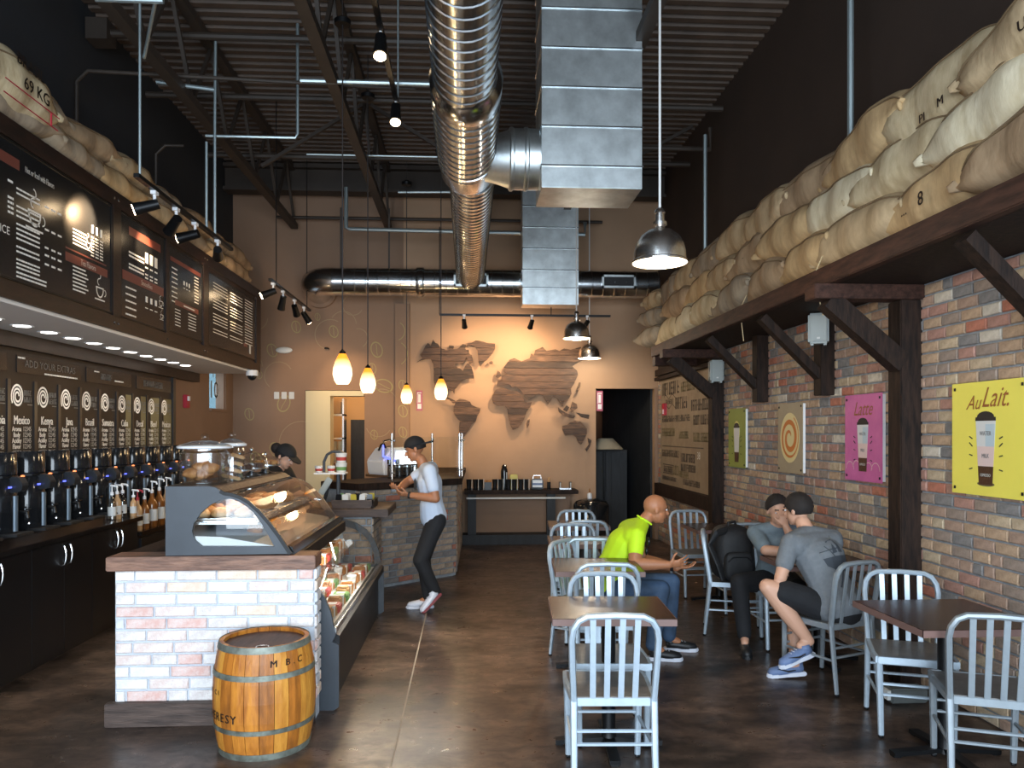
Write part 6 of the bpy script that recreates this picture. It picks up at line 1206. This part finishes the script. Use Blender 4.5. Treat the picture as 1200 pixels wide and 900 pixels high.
c, f, up, r, Mx = H; shell(c+up*.03-f*.012, Mx, (.086, .104, .100), 'hair_dark', t, 'hair', lambda a: .62*(1-max(0, math.sin(a)))-.45*max(0, math.sin(a)))
shoe(t, (2.335, 5.055, .205), (2.10, 5.02, .13), 'shoe_blue', stripe='black_matte', up=(-.2, 0, 1)); shoe(t, (2.35, 5.22, .02), (2.10, 5.24, .0), 'shoe_blue', stripe='black_matte')
BK = frame((2.52, 5.075, .90), (.92, .33, 0), (-.15, .30, .9)); m = MB()
m.add([BK(*p, .0) for p in ((-.14, -.04), (-.02, -.025), (.12, -.02), (.11, -.07), (.06, -.11), (-.05, -.125), (-.12, -.09))], [(0, 1, 2, 3, 4, 5, 6)])
m.add([BK(*p, .0) for p in ((-.05, -.01), (.0, .0), (-.015, .09))], [(0, 1, 2)]); m.add([BK(*p, .0) for p in ((.01, 0), (.07, .0), (.06, .10), (.03, .16))], [(0, 1, 2, 3)])
for a_, b_, w_ in (((.14, .04), (-.08, -.24), .012), ((-.10, .06), (.10, -.20), .010), ((-.16, .01), (.04, .04), .008), ((-.06, .10), (.05, .18), .008)): m.bar(BK(*a_), BK(*b_), w_, .004)
# wrap the print onto the shirt
pr = obj('shirt_print', m, 'print_dark', t)
try:
    bm = bmesh.new(); bm.from_mesh(pr.data); bmesh.ops.triangulate(bm, faces=bm.faces); bmesh.ops.subdivide_edges(bm, edges=bm.edges, cuts=5, use_grid_fill=True)
    for v in bm.verts:
        ok, co, no, _ = st.closest_point_on_mesh(v.co)
        if ok: v.co = co+no*.002
    bm.to_mesh(pr.data); bm.free()
except Exception as e: print('print wrap', e)
# --- seated partner
J = dict(pelvis=(2.52, 6.18, .53), chest=(2.50, 6.08, .82), neck=(2.48, 6.0, .98), head=(2.445, 5.94, 1.09), face=(-.1, -1, -.2), hup=(-.05, -.1, 1), shL=(2.66, 6.02, .90), shR=(2.31, 6.06, .90),
         elR=(2.32, 5.86, .79), wrR=(2.50, 5.76, .785), handR=((1, -.2, 0), (0, 0, -1), .4, 1, .1, .4), elL=(2.56, 5.80, .79), wrL=(2.46, 5.82, .98), handL=((-.15, .1, .9), (-.1, .9, .1), .9, 1, .1, .4),
         hipL=(2.60, 6.12, .50), knL=(2.52, 5.74, .52), anL=(2.45, 5.74, .10), toeL=(2.42, 5.6, .03), hipR=(2.44, 6.12, .50), knR=(2.13, 5.92, .53), anR=(2.15, 5.86, .12), toeR=(2.10, 5.7, .03))
t, H, st = build('person', 'person in a grey blue shirt and black trousers resting chin on hand', J, 'skin_pale', 'tee_grey_blue', 'black_cloth', (2.52, 6.18, 0), sleeve=.75)
c, f, up, r, Mx = H; shell(c+up*.035-f*.012, Mx, (.088, .106, .098), 'hair_dark', t, 'hair', lambda a: .5*(1-max(0, math.sin(a)))-.5*max(0, math.sin(a)))
shoe(t, (2.16, 5.90, 0), (2.10, 5.66, 0), 'shoe_black', sole='shoe_black', laces='shoe_black'); shoe(t, (2.46, 5.78, 0), (2.41, 5.5, 0), 'shoe_black', sole='shoe_black', laces='shoe_black')
# --- standing man
J = dict(pelvis=(-.33, 7.47, .90), chest=(-.37, 7.47, 1.22), neck=(-.42, 7.47, 1.40), head=(-.51, 7.47, 1.545), face=(-1, -.05, -.35), hup=(-.3, 0, 1), shR=(-.36, 7.65, 1.36), shL=(-.36, 7.29, 1.35),
         elL=(-.30, 7.22, 1.09), wrL=(-.55, 7.28, 1.12), handL=((-1, .1, .15), (-.1, .6, .8), .6, -1, .1, .5), elR=(-.60, 7.62, 1.22), wrR=(-.66, 7.40, 1.16), handR=((-.3, -.9, .1), (.2, -.1, .9), .7, 1, .1, .5),
         hipL=(-.30, 7.39, .86), knL=(-.45, 7.33, .50), anL=(-.30, 7.42, .16), toeL=(-.42, 7.36, .03), hipR=(-.32, 7.55, .86), knR=(-.43, 7.52, .48), anR=(-.38, 7.52, .09), toeR=(-.56, 7.5, .03))
t, H, st = build('person', 'standing man in a white t-shirt, black trousers and backwards black cap looking at a phone', J, 'skin_tan', 'tee_white', 'black_cloth', (-.38, 7.47, 0), sleeve=.62)
c, f, up, r, Mx = H; shell(c+up*.02-f*.018, Mx, (.080, .098, .098), 'hair_dark', t, 'hair', lambda a: .35*(1-max(0, math.sin(a)))-.4*max(0, math.sin(a)))
k = shell(c+up*.034-f*.010, Mx, (.090, .106, .098), 'black_cloth', t, 'cap', lambda a: .0-.12*max(0, math.sin(a))); obj('cap_brim', MB().prism([(-.065, -.08), (.065, -.08), (.06, -.16), (.025, -.20), (-.025, -.20), (-.06, -.16)], lambda a, b, cc: c+up*(.020+cc+(b+.08)*.1)+r*a+f*b, 0, .018), 'black_cloth', k, bevel=.003)
shoe(t, (-.33, 7.53, 0), (-.60, 7.49, 0), 'shoe_white'); shoe(t, (-.245, 7.40, .155), (-.40, 7.34, .0), 'shoe_white', sole='sole_red', up=(-.6, 0, .6))
obj('watch', MB().tube([(-.535, 7.277, 1.118), (-.555, 7.282, 1.121)], .034, 14), 'black_matte', t); obj('chest_print', MB().prism([(-.04, -.05), (.03, -.06), (.05, .01), (.0, .05), (-.05, .02)], frame((-.50, 7.40, 1.22), (.3, -.95, 0), (0, 0, 1)), 0, .004), 'print_dark', t)
tag(obj('phone', MB().box(-.72, -.64, 7.30, 7.32, 1.15, 1.165).bar((-.68, 7.28, 1.17), (-.68, 7.36, 1.17), .075, .008), 'black_gloss', bevel=.002), 'dark phone in the hands of the standing man', 'phone')
# --- barista behind the pastry case
J = dict(pelvis=(-1.95, 7.75, .90), chest=(-1.90, 7.72, 1.20), neck=(-1.86, 7.70, 1.38), head=(-1.79, 7.66, 1.47), face=(.9, -.4, -.5), hup=(.3, -.1, 1), shR=(-1.93, 7.52, 1.31), shL=(-1.83, 7.88, 1.31),
         elR=(-1.82, 7.40, 1.08), wrR=(-1.62, 7.42, 1.06), handR=((1, .1, 0), (0, 0, -1), .5, 1, .1, .5), elL=(-1.70, 7.86, 1.08), wrL=(-1.55, 7.70, 1.06), handL=((1, -.1, 0), (0, 0, -1), .5, -1, .1, .5),
         hipL=(-1.95, 7.84, .86), knL=(-1.93, 7.84, .48), anL=(-1.95, 7.84, .09), toeL=(-1.8, 7.8, .03), hipR=(-1.97, 7.66, .86), knR=(-1.95, 7.66, .48), anR=(-1.97, 7.66, .09), toeR=(-1.82, 7.6, .03))
t, H, st = build('person', 'worker in a black cap and black shirt bending down behind the pastry case', J, 'skin_pale', 'black_cloth', 'black_cloth', (-1.95, 7.75, 0), sleeve=.7)
c, f, up, r, Mx = H; shell(c+up*.02-f*.018, Mx, (.082, .100, .098), 'hair_dark', t, 'hair', lambda a: .55*(1-max(0, math.sin(a)))-.5*max(0, math.sin(a))); obj('hair_bun', MB().ell(c-f*.13+up*.03, (.055, .055, .055)), 'hair_dark', t, smooth=2)
k = shell(c+up*.034-f*.006, Mx, (.092, .108, .100), 'black_cloth', t, 'cap', lambda a: -.02); obj('cap_brim', MB().prism([(-.07, .07), (.07, .07), (.065, .15), (.02, .18), (-.02, .18), (-.065, .15)], lambda a, b, cc: c+up*(.036+cc-(b-.08)*.25)+r*a+f*b, 0, .010), 'black_cloth', k, bevel=.003)
shoe(t, (-2.0, 7.85, 0), (-1.73, 7.8, 0), 'shoe_black'); shoe(t, (-2.02, 7.66, 0), (-1.75, 7.6, 0), 'shoe_black')
# --- person behind the glass
J = dict(pelvis=(-.42, 10.75, .85), chest=(-.43, 10.72, 1.12), neck=(-.44, 10.7, 1.28), head=(-.46, 10.68, 1.40), face=(-.9, -.2, -.3), hup=(-.1, 0, 1), shR=(-.43, 10.9, 1.22), shL=(-.45, 10.52, 1.22),
         elL=(-.45, 10.46, .97), wrL=(-.60, 10.6, .95), elR=(-.43, 10.98, .97), wrR=(-.6, 10.9, .95), hipL=(-.42, 10.66, .82), knL=(-.43, 10.66, .45), anL=(-.43, 10.66, .09), toeL=(-.56, 10.66, .03), hipR=(-.42, 10.84, .82), knR=(-.43, 10.84, .45), anR=(-.43, 10.84, .09), toeR=(-.56, 10.84, .03))
for k_ in J:
    if k_ not in ('face', 'hup') and isinstance(J[k_], tuple): J[k_] = (J[k_][0]-.62+.62*(0), J[k_][1], J[k_][2])
t, H, st = build('person', 'person with long grey brown hair behind the sneeze guard', J, 'skin_pale', 'hair_grey', 'black_cloth', (-1.04, 10.7, 0), vox=.012)
c, f, up, r, Mx = H; shell(c+up*.02-f*.015, Mx, (.092, .108, .105), 'hair_grey', t, 'hair', lambda a: .9*(1-max(0, math.sin(a)))-.6*max(0, math.sin(a)))
obj('hair_length', MB().tube([c+up*.03-f*.05, c-up*.10-f*.07, c-up*.24-f*.07], [.075, .085, .06], 12, flat=.7), 'hair_grey', t, smooth=2)
